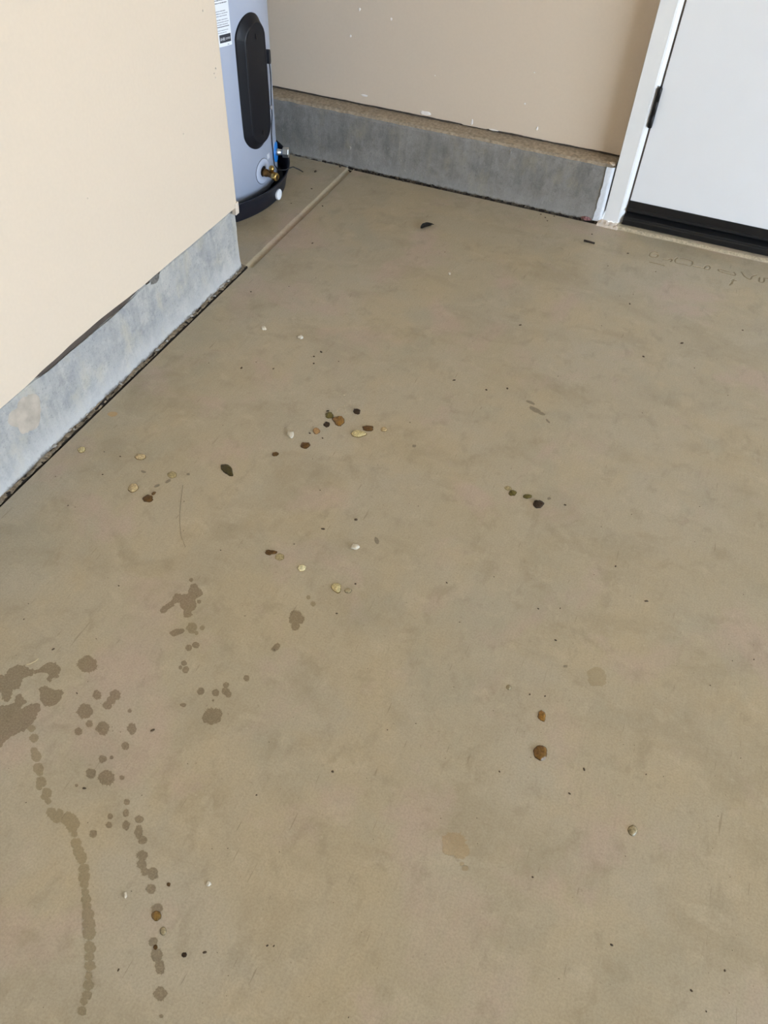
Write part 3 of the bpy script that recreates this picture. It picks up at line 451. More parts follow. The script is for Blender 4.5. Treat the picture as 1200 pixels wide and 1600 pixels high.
M['patch_white'] = plain('white_primer_smear', (228, 233, 240), 0.6, var=0.05, scale=90, bump=0.6)
M['plaster'] = plain('broken_plaster', (214, 200, 184), 0.9, var=0.12, scale=150, bump=0.8)
M['tan'] = plain('tan_paint_smear', (178, 168, 154), 0.85, var=0.16, scale=40, bump=0.3)
M['broken'] = plain('broken_dark_concrete', (112, 108, 102), 0.95, var=0.4, scale=150, bump=1.0)
M['tank'] = plain('grey_enamel', (182, 190, 208), 0.38, var=0.01)
M['cover'] = plain('black_cover_plastic', (13, 15, 23), 0.45, spec=0.4, var=0.08, scale=30)
M['pan'] = plain('drain_pan_plastic', (14, 19, 34), 0.45, var=0.05)
M['brass'] = plain('brass', (188, 158, 96), 0.28, metal=1.0, var=0.1, scale=80)
M['brass_old'] = plain('tarnished_brass', (118, 88, 52), 0.45, metal=0.8, var=0.2, scale=120)
M['zinc'] = plain('zinc_plate', (196, 200, 200), 0.33, metal=0.9, var=0.06, scale=60)
M['blue'] = plain('blue_plastic_ring', (28, 128, 214), 0.4, var=0.03)
M['white_plastic'] = plain('white_plastic', (240, 243, 248), 0.35, var=0.01)
M['wire'] = plain('black_wire', (16, 16, 18), 0.5, var=0.1)
M['label'] = plain('label_paper', (236, 240, 246), 0.5, var=0.01)
M['ink'] = plain('label_ink', (44, 46, 54), 0.6, var=0.05)
M['ink_grey'] = plain('faded_label_print', (120, 122, 130), 0.6, var=0.05)
M['hole'] = plain('dark_hole', (22, 16, 14), 0.9)
M['leaf'] = plain('black_leaf', (9, 8, 8), 0.5, var=0.2, scale=300)
M['stick'] = plain('dark_stick', (52, 40, 29), 0.8, var=0.3, scale=300)
M['pink'] = plain('pink_flake', (148, 104, 102), 0.85, var=0.2, scale=250, bump=0.5)
M['straw'] = plain('straw', (214, 200, 160), 0.6)
M['hair'] = plain('hair', (70, 58, 44), 0.6)
M['grit'] = plain('dark_grit', (74, 60, 44), 0.9, var=0.4, scale=30)
M['dust'] = plain('pale_grit', (184, 170, 144), 0.9, var=0.3, scale=200)
M['crumb'] = plain('plaster_crumb', (206, 198, 180), 0.9, var=0.08, scale=300, bump=0.5)
M['flake'] = plain('bare_gypsum', (242, 236, 230), 0.9, var=0.06, scale=150, bump=0.5)
M['beige_tag'] = plain('beige_tag', (150, 146, 146), 0.6)
M['sticker'] = plain('pale_sticker', (204, 208, 218), 0.5)
M['driveway'] = plain('driveway_concrete', (196, 190, 178), 0.9, var=0.05, scale=2)

def resin(name, rgb, rough=0.13, var=0.38, scale=300.0):
    mt = plain(name, rgb, rough, spec=0.5, coat=0.0, var=var, scale=scale, bump=0.5)
    b = mt.node_tree.nodes['Principled BSDF']
    b.inputs['Subsurface Weight'].default_value = 0.0
    b.inputs['Subsurface Radius'].default_value = (0.004, 0.002, 0.001)
    b.inputs['Subsurface Scale'].default_value = 0.5
    return mt
RES = {   # body, rim: lensing of clear drops painted as paler middle and darker edge
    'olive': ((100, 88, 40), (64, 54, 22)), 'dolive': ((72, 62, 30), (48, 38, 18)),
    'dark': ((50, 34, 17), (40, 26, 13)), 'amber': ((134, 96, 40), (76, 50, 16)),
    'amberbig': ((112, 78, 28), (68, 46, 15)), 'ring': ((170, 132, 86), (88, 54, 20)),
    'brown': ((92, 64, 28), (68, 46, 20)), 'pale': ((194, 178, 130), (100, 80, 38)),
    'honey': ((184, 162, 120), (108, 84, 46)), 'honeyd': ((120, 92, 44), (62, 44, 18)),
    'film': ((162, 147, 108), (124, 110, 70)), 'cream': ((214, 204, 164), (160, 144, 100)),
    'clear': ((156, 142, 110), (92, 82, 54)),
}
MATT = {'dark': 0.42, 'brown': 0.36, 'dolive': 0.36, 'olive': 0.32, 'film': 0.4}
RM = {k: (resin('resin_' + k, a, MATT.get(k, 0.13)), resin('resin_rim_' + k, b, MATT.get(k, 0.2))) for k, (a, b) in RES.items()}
for k in MATT:
    for mt in RM[k]:
        mt.node_tree.nodes['Principled BSDF'].inputs['Specular IOR Level'].default_value = 0.3

# ------------------------------------------------------------------ setting: floor
def build_floor():
    verts, faces = [], []
    def quad(x0, x1, y0, y1, z=0.0):
        i = len(verts)
        verts.extend([(x0, y0, z), (x1, y0, z), (x1, y1, z), (x0, y1, z)])
        faces.append((i, i + 1, i + 2, i + 3))
    XS, YS = -1.0267, 2.300
    px0, px1, py0, py1 = -0.045, 0.355, 2.120, 2.225
    quad(XS, px0, ROOM_F - 0.2, 1.630)
    quad(-1.0140, px0, 1.630, YS)
    quad(px1, ROOM_R + 0.2, ROOM_F - 0.2, YS)
    quad(px0, px1, ROOM_F - 0.2, py0)
    quad(px0, px1, py1, YS)
    # letters pressed into the slab: a fine patch with real grooves
    def smooth_path(st):
        out = []
        for i in range(len(st) - 1):
            p0, p1, p2, p3 = st[max(i - 1, 0)], st[i], st[i + 1], st[min(i + 2, len(st) - 1)]
            for t in (0, 0.33, 0.67):
                out.append([0.5 * (2 * b + (c - a) * t + (2 * a - 5 * b + 4 * c - d) * t * t + (3 * b - a - 3 * c + d) * t ** 3) for a, b, c, d in zip(p0, p1, p2, p3)])
        return out + [st[-1]]
    segs = [(Vector(a).to_2d(), Vector(b).to_2d()) for st in map(smooth_path, LETTERS) for a, b in zip([tuple(p) + (0,) for p in st[:-1]], [tuple(p) + (0,) for p in st[1:]])]
    step = 0.0011
    nx, ny = int(round((px1 - px0) / step)), int(round((py1 - py0) / step))
    base = len(verts)
    for j in range(ny + 1):
        for i in range(nx + 1):
            x = px0 + (px1 - px0) * i / nx; y = py0 + (py1 - py0) * j / ny
            z = 0.0
            d = 1.0
            for a, b in segs:
                if x < min(a.x, b.x) - 0.006 or x > max(a.x, b.x) + 0.006 or y < min(a.y, b.y) - 0.006 or y > max(a.y, b.y) + 0.006: continue
                ab = b - a; p = Vector((x, y)) - a
                t = max(0, min(1, p.dot(ab) / max(ab.length_squared, 1e-9)))
                d = min(d, (p - ab * t).length)
            if d < 0.006 and 0 < i < nx and 0 < j < ny:
                w = 0.0030 + 0.0012 * nz(x, y, 0, 90)
                if d < w: z = -0.0015 * (1 - (d / w) ** 2)
            verts.append((x, y, z))
    for j in range(ny):
        for i in range(nx):
            k = base + j * (nx + 1) + i
            faces.append((k, k + 1, k + nx + 2, k + nx + 1))
    # slab edge towards the left joint and the back joint
    def wallq(a, b, z1, z0):
        i = len(verts)
        verts.extend([(a[0], a[1], z1), (b[0], b[1], z1), (b[0], b[1], z0), (a[0], a[1], z0)])
        faces.append((i, i + 1, i + 2, i + 3))
    wallq((XS, ROOM_F), (XS, 1.630), 0, -0.05)
    wallq((XS, YS), (ROOM_R, YS), 0, -0.05)
    # tooled control joint running on in line with the left curb
    prof = [(-1.0405, 0.0), (-1.0385, -0.0006), (-1.034, -0.0032), (-1.028, -0.0066), (-1.0235, -0.0092), (-1.0205, -0.0100), (-1.0185, -0.0075), (-1.0172, -0.0020), (-1.0160, -0.0003), (-1.0140, 0.0)]
    n = 90
    ys = [1.6300 + (YB - 0.006 - 1.6300) * k / n for k in range(n + 1)]
    b0 = len(verts)
    for y in ys:
        for k, (x, z) in enumerate(prof):
            w = 0.0007 * nz(0, y, 0, 25, 3.0) if 0 < k < len(prof) - 1 else 0
            verts.append((x + w, y, z + (0.0005 * nz(x * 8, y, 0, 60, 7) if 0 < k < len(prof) - 1 else 0)))
    L = len(prof)
    for i in range(n):
        for k in range(L - 1):
            a = b0 + i * L + k
            faces.append((a, a + 1, a + L + 1, a + L))
    # the alcove slab on the far side of the joint
    quad(ALC_L - 0.1, prof[0][0], 1.630, YB - 0.006)
    quad(ALC_L - 0.1, -1.12, 1.4, 1.630)
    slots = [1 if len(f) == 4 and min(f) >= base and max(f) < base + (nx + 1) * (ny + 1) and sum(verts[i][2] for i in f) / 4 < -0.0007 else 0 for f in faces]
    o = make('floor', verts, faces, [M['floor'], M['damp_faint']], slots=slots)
    return tag(o, 'trowelled beige concrete garage floor slab', kind='structure')

floor = build_floor()

def damp_outline(e, spiky, seed, n):
    cx, cy, ax, ay, bx, by = e
    rnd = random.Random(seed)
    R = math.sqrt(abs(ax * by - ay * bx))
    ph = rnd.uniform(0, 50)
    pts = []
    for k in range(n):
        t = 2 * math.pi * k / n
        wob = 1 + 0.24 * nz(math.cos(t) * 1.4, math.sin(t) * 1.4, ph, 1.0) + 0.12 * nz(math.cos(t) * 4, math.sin(t) * 4, ph, 1.0)
        if k % 2 == 0:
            up = 0.6 + 0.4 * math.sin(t + ph)
            wob += rnd.random() ** 2 * (0.10, 0.34, 0.30)[spiky] * up
        else:
            wob -= rnd.random() * (0.03, 0.09, 0.08)[spiky]
        pts.append((cx + (ax * math.cos(t) + bx * math.sin(t)) * wob, cy + (ay * math.cos(t) + by * math.sin(t)) * wob))
    return pts, (cx, cy), R

TONES = ['damp', 'damp_faint', 'rust', 'smear', 'ringmark', 'ochre']
MARK_NAMES = ['damp_spot', 'damp_spot', 'rust_stain', 'scuff_mark', 'ring_mark', 'ochre_stain']
for i, (spk, tone, e) in enumerate(SPOTS):
    pts, c, R = damp_outline(e, spk, 100 + i, 72 if spk else 44)
    zt = 0.00005 + 0.0000022 * i
    vs = [(c[0], c[1], zt + 0.00001)]
    n = len(pts)
    vs += [(c[0] + (x - c[0]) * 0.75, c[1] + (y - c[1]) * 0.75, zt + 0.000008) for x, y in pts]
    vs += [(x, y, zt) for x, y in pts]
    vs += [(x, y, -0.0001) for x, y in pts]
    fs = []
    for k in range(n):
        k2 = (k + 1) % n
        fs.append((0, 1 + k, 1 + k2))
        fs.append((1 + k, 1 + n + k, 1 + n + k2, 1 + k2))
        fs.append((1 + n + k, 1 + 2 * n + k, 1 + 2 * n + k2, 1 + n + k2))
    make(MARK_NAMES[tone], vs, fs, M[TONES[tone]], floor)

for i, pg in enumerate(SPLATS):
    bm = bmesh.new()
    rnd = random.Random(900 + i)
    pts = []
    for k in range(len(pg)):
        a, b = Vector(pg[k] + [0]), Vector(pg[(k + 1) % len(pg)] + [0])
        nrm = Vector((b.y - a.y, a.x - b.x, 0))
        ns = max(2, int((b - a).length / 0.0022))
        for s in range(ns):
            p = a.lerp(b, s / ns)
            if nrm.length: p = p + nrm.normalized() * (rnd.gauss(0, 0.0007) + (0.0022 * rnd.random() if rnd.random() < 0.25 else 0) * rnd.choice((1, -1)))
            pts.append(p)
    f = bm.faces.new([bm.verts.new((p.x, p.y, 0.00004 + 0.000002 * i)) for p in pts])
    if f.normal.z < 0: f.normal_flip()
    bmesh.ops.triangulate(bm, faces=[f])
    from_bm('damp_splat', bm, M['damp'], floor)

# crumbly expansion joint along the left curb
def joint_left():
    rnd = random.Random(3)
    xs = [-1.075, -1.060, -1.052, -1.048, -1.044, -1.040, -1.036, -1.0322, -1.0296, -1.0290, -1.0262]
    n = 420
    y0, y1 = 0.2, 1.631
    ys = [ROOM_F] + [y0 + (y1 - y0) * k / n for k in range(n + 1)]
    vs, fs, sl = [], [], []
    for y in ys:
        for k, x in enumerate(xs):
            zb = 0.001 if k < 8 else -0.014
            if k < 8:
                zz = zb + 0.0035 * nz(x * 1.5, y, 0, 55, 2) + 0.002 * nz(x, y, 0, 190, 5) - 0.004 * max(0, nz(x * 3, y, 0, 22, 9))
            else:
                zz = zb
            vs.append((x + (0.0012 * nz(0, y, k, 40, 1) if 0 < k < 8 else 0), y, zz))
    L = len(xs)
    for i in range(len(ys) - 1):
        for k in range(L - 1):
            a = i * L + k
            fs.append((a, a + 1, a + L + 1, a + L))
            sl.append(1 if k >= 7 or (k == 2 and nz(0, ys[i], 0, 12, 14) > -0.1) or nz(xs[k] * 2, ys[i], 0, 70, 4) > 0.36 else 0)
    o = make('expansion_joint', vs, fs, [M['joint_dirt'], M['joint_dark']], floor, slots=sl)
    o['label'] = 'dirty crumbling joint between slab and left curb'
    for k in range(30):
        y = rnd.choice((rnd.uniform(1.35, 1.62), rnd.uniform(0.8, 1.62)))
        chip('mortar_chip', (rnd.uniform(-1.047, -1.034), y, 0.004), rnd.uniform(0.002, 0.0055), M['chip'], floor, rnd)

def chip(name, loc, r, mat, parent, rnd, flat=0.55, stretch=None):
    bm = bmesh.new()
    bmesh.ops.create_icosphere(bm, subdivisions=1, radius=1.0)
    st = stretch or rnd.uniform(1.0, 1.8)
    a = rnd.uniform(0, math.pi)
    for v in bm.verts:
        p = v.co * (1 + rnd.uniform(-0.28, 0.28))
        x, y = p.x * r * st, p.y * r
        v.co = Vector((x * math.cos(a) - y * math.sin(a) + loc[0], x * math.sin(a) + y * math.cos(a) + loc[1], p.z * r * flat + loc[2]))
    return from_bm(name, bm, mat, parent)

joint_left()

def joint_back():
    n = 900
    x0, x1 = ALC_L, -0.20
    ysec = [2.2965, 2.3005, 2.303, 2.3055, 2.309, 2.313, 2.322]
    vs, fs, sl = [], [], []
    for i in range(n + 1):
        x = x0 + (x1 - x0) * i / n
        for k, y in enumerate(ysec):
            z = -0.004 + 0.004 * nz(x, y * 2, 0, 60, 6) + 0.002 * nz(x, y, 0, 200, 8)
            if k == 0: z = -0.008
            if k >= 5: z += 0.006
            vs.append((x, y, z))
    L = len(ysec)
    for i in range(n):
        x = x0 + (x1 - x0) * i / n
        for k in range(L - 1):
            a = i * L + k
            fs.append((a, a + L, a + L + 1, a + 1))
            sl.append(1 if nz(x, k * 0.02, 0, 60, 4) > 0.0 or k < 2 else 0)
    o = make('expansion_joint', vs, fs, [M['joint_back'], M['joint_dark']], floor, slots=sl)
    o['label'] = 'dirt-filled joint at the foot of the back curb'
    rnd = random.Random(8)
    for k in range(60):
        x = rnd.gauss(-0.86, 0.12) if k < 34 else rnd.uniform(-1.2, -0.25)
        chip('dirt_clump', (x, rnd.uniform(2.301, 2.312), 0.0015), rnd.uniform(0.002, 0.0045), M['joint_dark'] if k % 3 else M['joint_back'], floor, rnd, 0.7)
joint_back()

# ------------------------------------------------------------------ setting: curbs and walls
def grid_sheet(nu, nv, fn):
    vs = [fn(i / nu, j / nv) for j in range(nv + 1) for i in range(nu + 1)]
    fs = [(j * (nu + 1) + i, j * (nu + 1) + i + 1, (j + 1) * (nu + 1) + i + 1, (j + 1) * (nu + 1) + i) for j in range(nv) for i in range(nu)]
    return vs, fs

def curb_left():
    y0, y1 = 0.3, 1.627
    prof = [(-1.15, -0.02), (XC + 0.004, -0.02), (XC + 0.003, 0.004), (XC + 0.001, 0.015)] + [(XC, 0.015 + 0.15 * t / 8) for t in range(1, 9)] + [(XC - 0.002, 0.1715), (XC - 0.006, 0.1745), (-1.15, 0.1745)]
    n = 200
    vs, fs = [], []
    ys = [ROOM_F] + [y0 + (y1 - y0) * k / n for k in range(n + 1)]
    for y in ys:
        end = max(0.0, (y - (y1 - 0.006)) / 0.006)
        for k, (x, z) in enumerate(prof):
            inner = 1 <= k <= len(prof) - 2
            dx = (0.0016 * nz(y, z, 0, 18, 1) + 0.0008 * nz(y, z, 0, 70, 2)) if inner else 0
            dz = (-0.0085 - 0.0095 * max(0.0, min(1.0, (y - 0.84) / 0.05, (1.22 - y) / 0.08)) + 0.0016 * nz(y, 0, 0, 40, 3) + 0.001 * nz(y, 0, 0, 130, 4)) * (1 if k >= len(prof) - 3 else (0.5 if k == len(prof) - 4 else 0))
            if k in (len(prof) - 3, len(prof) - 2) and 1.235 < y < 1.285:     # broken-out corner
                dx -= 0.004; dz -= 0.006
            vs.append((x + dx - 0.004 * end * inner, y, z + dz))
    L = len(prof)
    for i in range(len(ys) - 1):
        for k in range(L - 1):
            a = i * L + k
            fs.append((a, a + 1, a + L + 1, a + L))
    fs.append(tuple(range(L - 1, -1, -1)))
    e = (len(ys) - 1) * L
    fs.append(tuple(range(e, e + L)))
    o = make('baseboard_left', vs, fs, M['curb_left'], smooth=False)
    tag(o, 'low bluish-grey concrete curb under the left wall', kind='structure')
    return o
cl = curb_left()

def wall_blot(name, cy, cz, ry, rz, x, mat, parent, seed, n=40):
    rnd = random.Random(seed)
    vs = [(x + 0.0026, cy, cz)]
    for rr, dx in ((0.8, 0.0024), (1.0, 0.0008), (1.02, -0.002)):
        for k in range(n):
            t = 2 * math.pi * k / n
            w = rr * (1 + 0.35 * nz(math.cos(t) * 1.3, math.sin(t) * 1.3, seed, 1.0) + 0.12 * nz(math.cos(t) * 5, math.sin(t) * 5, seed, 1.0))
            vs.append((x + dx, cy + ry * math.cos(t) * w, cz + rz * math.sin(t) * w))
    fs = [(0, 1 + k, 1 + (k + 1) % n) for k in range(n)]
    for r_ in range(2):
        for k in range(n):
            a, b = 1 + r_ * n + k, 1 + r_ * n + (k + 1) % n
            fs.append((a, a + n, b + n, b))
    return make(name, vs, fs, mat, parent)
o = wall_blot('tan_smear', 0.806, 0.112, 0.042, 0.046, XC - 0.0012, M['tan'], cl, 11)
o['label'] = 'tan paint smear on the curb'
o = wall_blot('broken_patch', 1.262, 0.158, 0.020, 0.010, XC - 0.0015, M['broken'], cl, 23)
o['label'] = 'dark broken-out patch at the curb top'

# left drywall: one slab with an uneven lower edge and a bead at its free end
def wall_left():
    n = 160
    y0 = 0.45
    ys = [ROOM_F] + [y0 + (YE - y0) * k / n for k in range(n + 1)]
    vs, fs = [], []
    def zb(y):
        z = 0.1775 + 0.0012 * nz(y, 0, 0, 20, 5)
        z += 0.006 * math.exp(-((y - 1.02) / 0.13) ** 2) + 0.0015 * math.exp(-((y - 1.3) / 0.08) ** 2)
        if y < 0.86: z -= 0.003 * min(1, (0.86 - y) / 0.05)
        return z
    for y in ys:
        z = zb(y)
        rb = 0.003 if y > YE - 1e-6 else 0.0
        vs += [(-1.148 + rb, y, z), (XW - 0.0035 - rb, y, z - 0.0005), (XW - rb * 0.6, y, z + 0.002), (XW - rb * 0.6, y, ROOM_H), (-1.148 + rb, y, ROOM_H)]
    for i in range(len(ys) - 1):
        for k in range(5):
            a = i * 5 + k; b = i * 5 + (k + 1) % 5
            fs.append((a, b, b + 5, a + 5))
    fs.append((4, 3, 2, 1, 0))
    e = (len(ys) - 1) * 5
    fs.append((e, e + 1, e + 2, e + 3, e + 4))
    o = make('wall_left', vs, fs, M['paint'])
    return tag(o, 'smooth cream-painted partition wall on the left', kind='structure')
wl = wall_left()
box('sill_plate', M['gap'], -1.140, XC - 0.0035, ROOM_F, YE - 0.006, 0.12, 0.19, parent=wl)
# paper flap and bead end at the lower corner, small nicks
bm = bmesh.new()
box_bm(bm, XW - 0.010, XW + 0.0015, YE - 0.012, YE + 0.004, 0.160, 0.190, 0.0012)
for v in bm.verts: v.co.y += 0.003 * math.sin((v.co.z - 0.16) * 90)
o = from_bm('corner_bead_tip', bm, M['plaster'], wl); o['label'] = 'torn paper tip at the lower corner'
for k, (y, z, s) in enumerate([(1.583, 0.505, 0.004), (1.575, 0.497, 0.003), (1.579, 0.488, 0.003), (1.560, 0.62, 0.004), (1.10, 0.42, 0.003), (1.43, 0.42, 0.003)]):
    chip('nick', (XW + 0.0002, y, z), s * 0.5, M['plaster'], wl, random.Random(40 + k), 1.2)

def curb_back():
    x0, x1 = ALC_L - 0.1, -0.2010
    yf = YB
    prof = [(YW + 0.10, -0.02), (yf + 0.001, -0.02), (yf - 0.001, 0.004), (yf, 0.014)] + [(yf + 0.001 * t / 8, 0.014 + 0.142 * t / 8) for t in range(1, 9)] + [(yf + 0.003, 0.1635), (yf + 0.009, 0.1695), (yf + 0.018, 0.1715), (yf + 0.035, 0.173), (YW + 0.10, 0.1745)]
    n = 300
    vs, fs, sl = [], [], []
    L = len(prof)
    for i in range(n + 1):
        x = x0 + (x1 - x0) * i / n
        end = max(0.0, (x - (x1 - 0.010)) / 0.010)
        for k, (y, z) in enumerate(prof):
            inner = 1 <= k <= L - 2
            dy = (0.0018 * nz(x, z, 0, 16, 1) + 0.0008 * nz(x, z, 0, 60, 2) + 0.002 * max(0, nz(x, z, 0, 40, 31) - 0.35)) if inner else 0
            dz = (0.0016 * nz(x, 0, y, 35, 3) + 0.0008 * nz(x, y, 0, 110, 4)) if k >= L - 5 else 0
            vs.append((x, y + dy + 0.006 * end ** 2 * inner * (k < L - 2), z + dz - 0.003 * end ** 2 * (k >= L - 5)))
    for i in range(n):
        x = x0 + (x1 - x0) * i / n
        for k in range(L - 1):
            a = i * L + k
            fs.append((a, a + L, a + L + 1, a + 1))
            up_ = k >= L - 5
            sl.append(1 if up_ else 0)
    fs.append(tuple(range(L - 1, -1, -1)))
    e = n * L
    fs.append(tuple(range(e, e + L)))
    o = make('baseboard_back', vs, fs, [M['curb_back'], M['ledge']], slots=sl)
    tag(o, 'grey concrete curb with a dusty tan ledge along the back wall', kind='structure')
    return o
cb = curb_back()
# bug holes and lumps in the cast face
rnd = random.Random(21)
for k in range(22):
    x, z = rnd.uniform(-1.5, -0.3), rnd.uniform(0.02, 0.155)
    r_ = rnd.uniform(0.0026, 0.0052)
    o = chip('cast_lump', (x, YB + 0.0014 + r_ * 0.42, z), r_, M['curb_back'], cb, rnd, 1.5, 1.0)
    o.data.polygons.foreach_set('use_smooth', [True] * len(o.data.polygons))
# white primer brushed on the curb's end beside the door frame
def primer():
    n = 26
    vs, fs = [], []
    for j in range(n + 1):
        t = j / n
        z = 0.004 + 0.162 * t
        xl = -0.226 - 0.004 * t + 0.0035 * nz(0, 0, z, 60, 2) + (0.007 * t if t > 0.0 else 0)
        for s in range(7):
            u = s / 6
            x = xl + (-0.2005 - xl) * u
            end = max(0.0, (x + 0.2110) / 0.010)
            vs.append((x, YB - 0.0022 + 0.006 * min(1, end) ** 2 + 0.0006 * nz(x, z, 0, 150, 4), z))
    for j in range(n):
        for s in range(6):
            a = j * 7 + s
            fs.append((a, a + 1, a + 8, a + 7))
    o = make('primer_patch', vs, fs, M['patch_white'], cb)
    o['label'] = 'white primer on the curb end beside the door frame'
primer()
chip('plaster_lump', (-0.212, YB + 0.012, 0.172), 0.008, M['plaster'], cb, random.Random(5), 0.5, 1.6)

def wall_back():
    n = 200
    x0, x1 = ALC_L - 0.1, -0.150
    vs, fs = [], []
    for i in range(n + 1):
        x = x0 + (x1 - x0) * i / n
        z = 0.1790 + 0.0014 * nz(x, 0, 0, 22, 9) + 0.0008 * nz(x, 0, 0, 90, 2)
        if -0.69 < x < -0.60: z -= 0.003
        if -1.65 < x < -1.55: z += 0.004
        vs += [(x, YW + 0.10, z), (x, YW + 0.004, z), (x, YW, z + 0.002), (x, YW, ROOM_H), (x, YW + 0.10, ROOM_H)]
    for i in range(n):
        for k in range(5):
            a = i * 5 + k; b = i * 5 + (k + 1) % 5
            fs.append((a, a + 5, b + 5, b))
    fs.append((0, 1, 2, 3, 4)); e = n * 5
    fs.append((e + 4, e + 3, e + 2, e + 1, e))
    o = make('wall_back', vs, fs, M['paint'])
    return tag(o, 'cream-painted back wall above the concrete curb', kind='structure')
wb = wall_back()
box('gap_shadow_plate', M['gap'], ALC_L, -0.20, YW + 0.006, YW + 0.09, 0.168, 0.19, parent=wb)
def flake(x, z, w, h, seed, mat='flake'):
    rnd = random.Random(seed)
    n = 14
    vs = [(x, YW - 0.0022, z)]
    for rr, y in ((0.75, -0.0020), (1.0, -0.0004), (1.0, 0.002)):
        for k in range(n):
            t = 2 * math.pi * k / n
            q = rr * (0.8 + 0.4 * random.Random(seed * 31 + k).random())
            vs.append((x + w / 2 * math.cos(t) * q, YW + y, z + h / 2 * math.sin(t) * q))
    fs = [(0, 1 + (k + 1) % n, 1 + k) for k in range(n)]
    for r_ in range(2):
        for k in range(n):
            a, b = 1 + r_ * n + k, 1 + r_ * n + (k + 1) % n
            fs.append((a, b, b + n, a + n))
    make('plaster_flake', vs, fs, M[mat], wb)
for k, a in enumerate([(-0.806, 0.189, 0.034, 0.013), (-1.011, 0.205, 0.022, 0.006), (-1.058, 0.363, 0.006, 0.007), (-0.503, 0.269, 0.005, 0.005), (-0.655, 0.190, 0.007, 0.016), (-0.585, 0.180, 0.030, 0.005), (-1.030, 0.436, 0.007, 0.008), (-0.930, 0.425, 0.006, 0.008), (-0.784, 0.299, 0.003, 0.003), (-0.49, 0.354, 0.004, 0.003), (-0.455, 0.208, 0.006, 0.012), (-1.56, 0.19, 0.02, 0.008)]):
    flake(*a, seed=60 + k)

# walls and ceiling of the rest of the garage, the opening to the drive
tag(box('wall_alcove', M['paint'], ALC_L - 0.12, ALC_L, 1.2, YW + 0.1, 0, ROOM_H), 'cream side wall of the heater alcove', kind='structure')
tag(box('wall_partition', M['paint'], ALC_L, -1.148, 1.2, 1.3, 0, ROOM_H), 'cream inner wall of the heater alcove', kind='structure')
tag(box('wall_rear', M['paint'], -1.15, ROOM_R + 0.12, ROOM_F - 0.12, ROOM_F, 0, ROOM_H), 'cream wall behind the camera', kind='structure')
bm = bmesh.new()
box_bm(bm, ROOM_R, ROOM_R + 0.12, ROOM_F, OPEN[0], 0, ROOM_H)
box_bm(bm, ROOM_R, ROOM_R + 0.12, OPEN[1], YW + 0.1, 0, ROOM_H)
box_bm(bm, ROOM_R, ROOM_R + 0.12, OPEN[0], OPEN[1], OPEN[2], ROOM_H)
tag(from_bm('wall_right', bm, M['paint']), 'cream garage wall with the vehicle door opening', kind='structure')
bm = bmesh.new()
box_bm(bm, 0.780, ROOM_R, YW, YW + 0.1, 0, ROOM_H)
box_bm(bm, -0.150, 0.780, YW, YW + 0.1, 2.10, ROOM_H)
tag(from_bm('wall_back_right', bm, M['paint']), 'cream back wall around and beyond the white door', kind='structure')
tag(box('ceiling', M['ceil'], ALC_L - 0.12, ROOM_R + 0.12, ROOM_F - 0.12, YW + 0.12, ROOM_H, ROOM_H + 0.1), 'white garage ceiling', kind='structure')
make_o = make('driveway', [(ROOM_R + 0.2, -14, -0.03), (24, -14, -0.03), (24, 14, -0.03), (ROOM_R + 0.2, 14, -0.03)], [(0, 1, 2, 3)], M['driveway'])
tag(make_o, 'pale concrete driveway outside the garage', kind='structure')

# ------------------------------------------------------------------ door, frame, threshold
DX0 = -0.1355
tag(box('door_1', M['door'], DX0, 0.730, YB + 0.010, YB + 0.054, 0.080, 2.06, 0.0015), 'smooth white door slab with dark hinge and black bottom sweep', kind='structure')
door = bpy.data.objects['door_1']
def sweep_profile(name, prof, x0, x1, mat, parent):
    vs = [(x0, y, z) for y, z in prof] + [(x1, y, z) for y, z in prof]
    n = len(prof)
    fs = [(k, (k + 1) % n, n + (k + 1) % n, n + k) for k in range(n)] + [tuple(range(n - 1, -1, -1)), tuple(range(n, 2 * n))]
    return make(name, vs, fs, mat, parent)
o = sweep_profile('bottom_sweep', [(YB + 0.05, 0.081), (YB + 0.008, 0.081), (YB + 0.0075, 0.060), (YB + 0.004, 0.057), (YB + 0.0035, 0.052), (YB + 0.008, 0.049), (YB + 0.012, 0.044), (YB + 0.05, 0.044)], DX0 - 0.001, 0.730, M['black_plastic'], door)
o['label'] = 'black rubber bottom sweep'
hz0, hz1 = 0.288, 0.389
hx = -0.1385
h = lathe('hinge', [(0, 0.0), (0, 0.0050), (0.002, 0.0062), (0.033, 0.0062), (0.0336, 0.0054), (0.0344, 0.0062), (0.0665, 0.0062), (0.0671, 0.0054), (0.0679, 0.0062), (hz1 - hz0 - 0.002, 0.0062), (hz1 - hz0, 0.0050), (hz1 - hz0, 0)], (hx, YB + 0.003, hz0), (0, 0, 1), M['hinge'], door, seg=20)
h['label'] = 'dark bronze butt hinge'
box('hinge_leaf', M['hinge'], hx, hx + 0.0025, YB + 0.004, YB + 0.040, hz0, hz1, parent=h)
lathe('hinge_pin_tip', [(0, 0.004), (0.003, 0.0035), (0.004, 0.0)], (hx, YB + 0.003, hz1), (0, 0, 1), M['hinge'], h, seg=12)
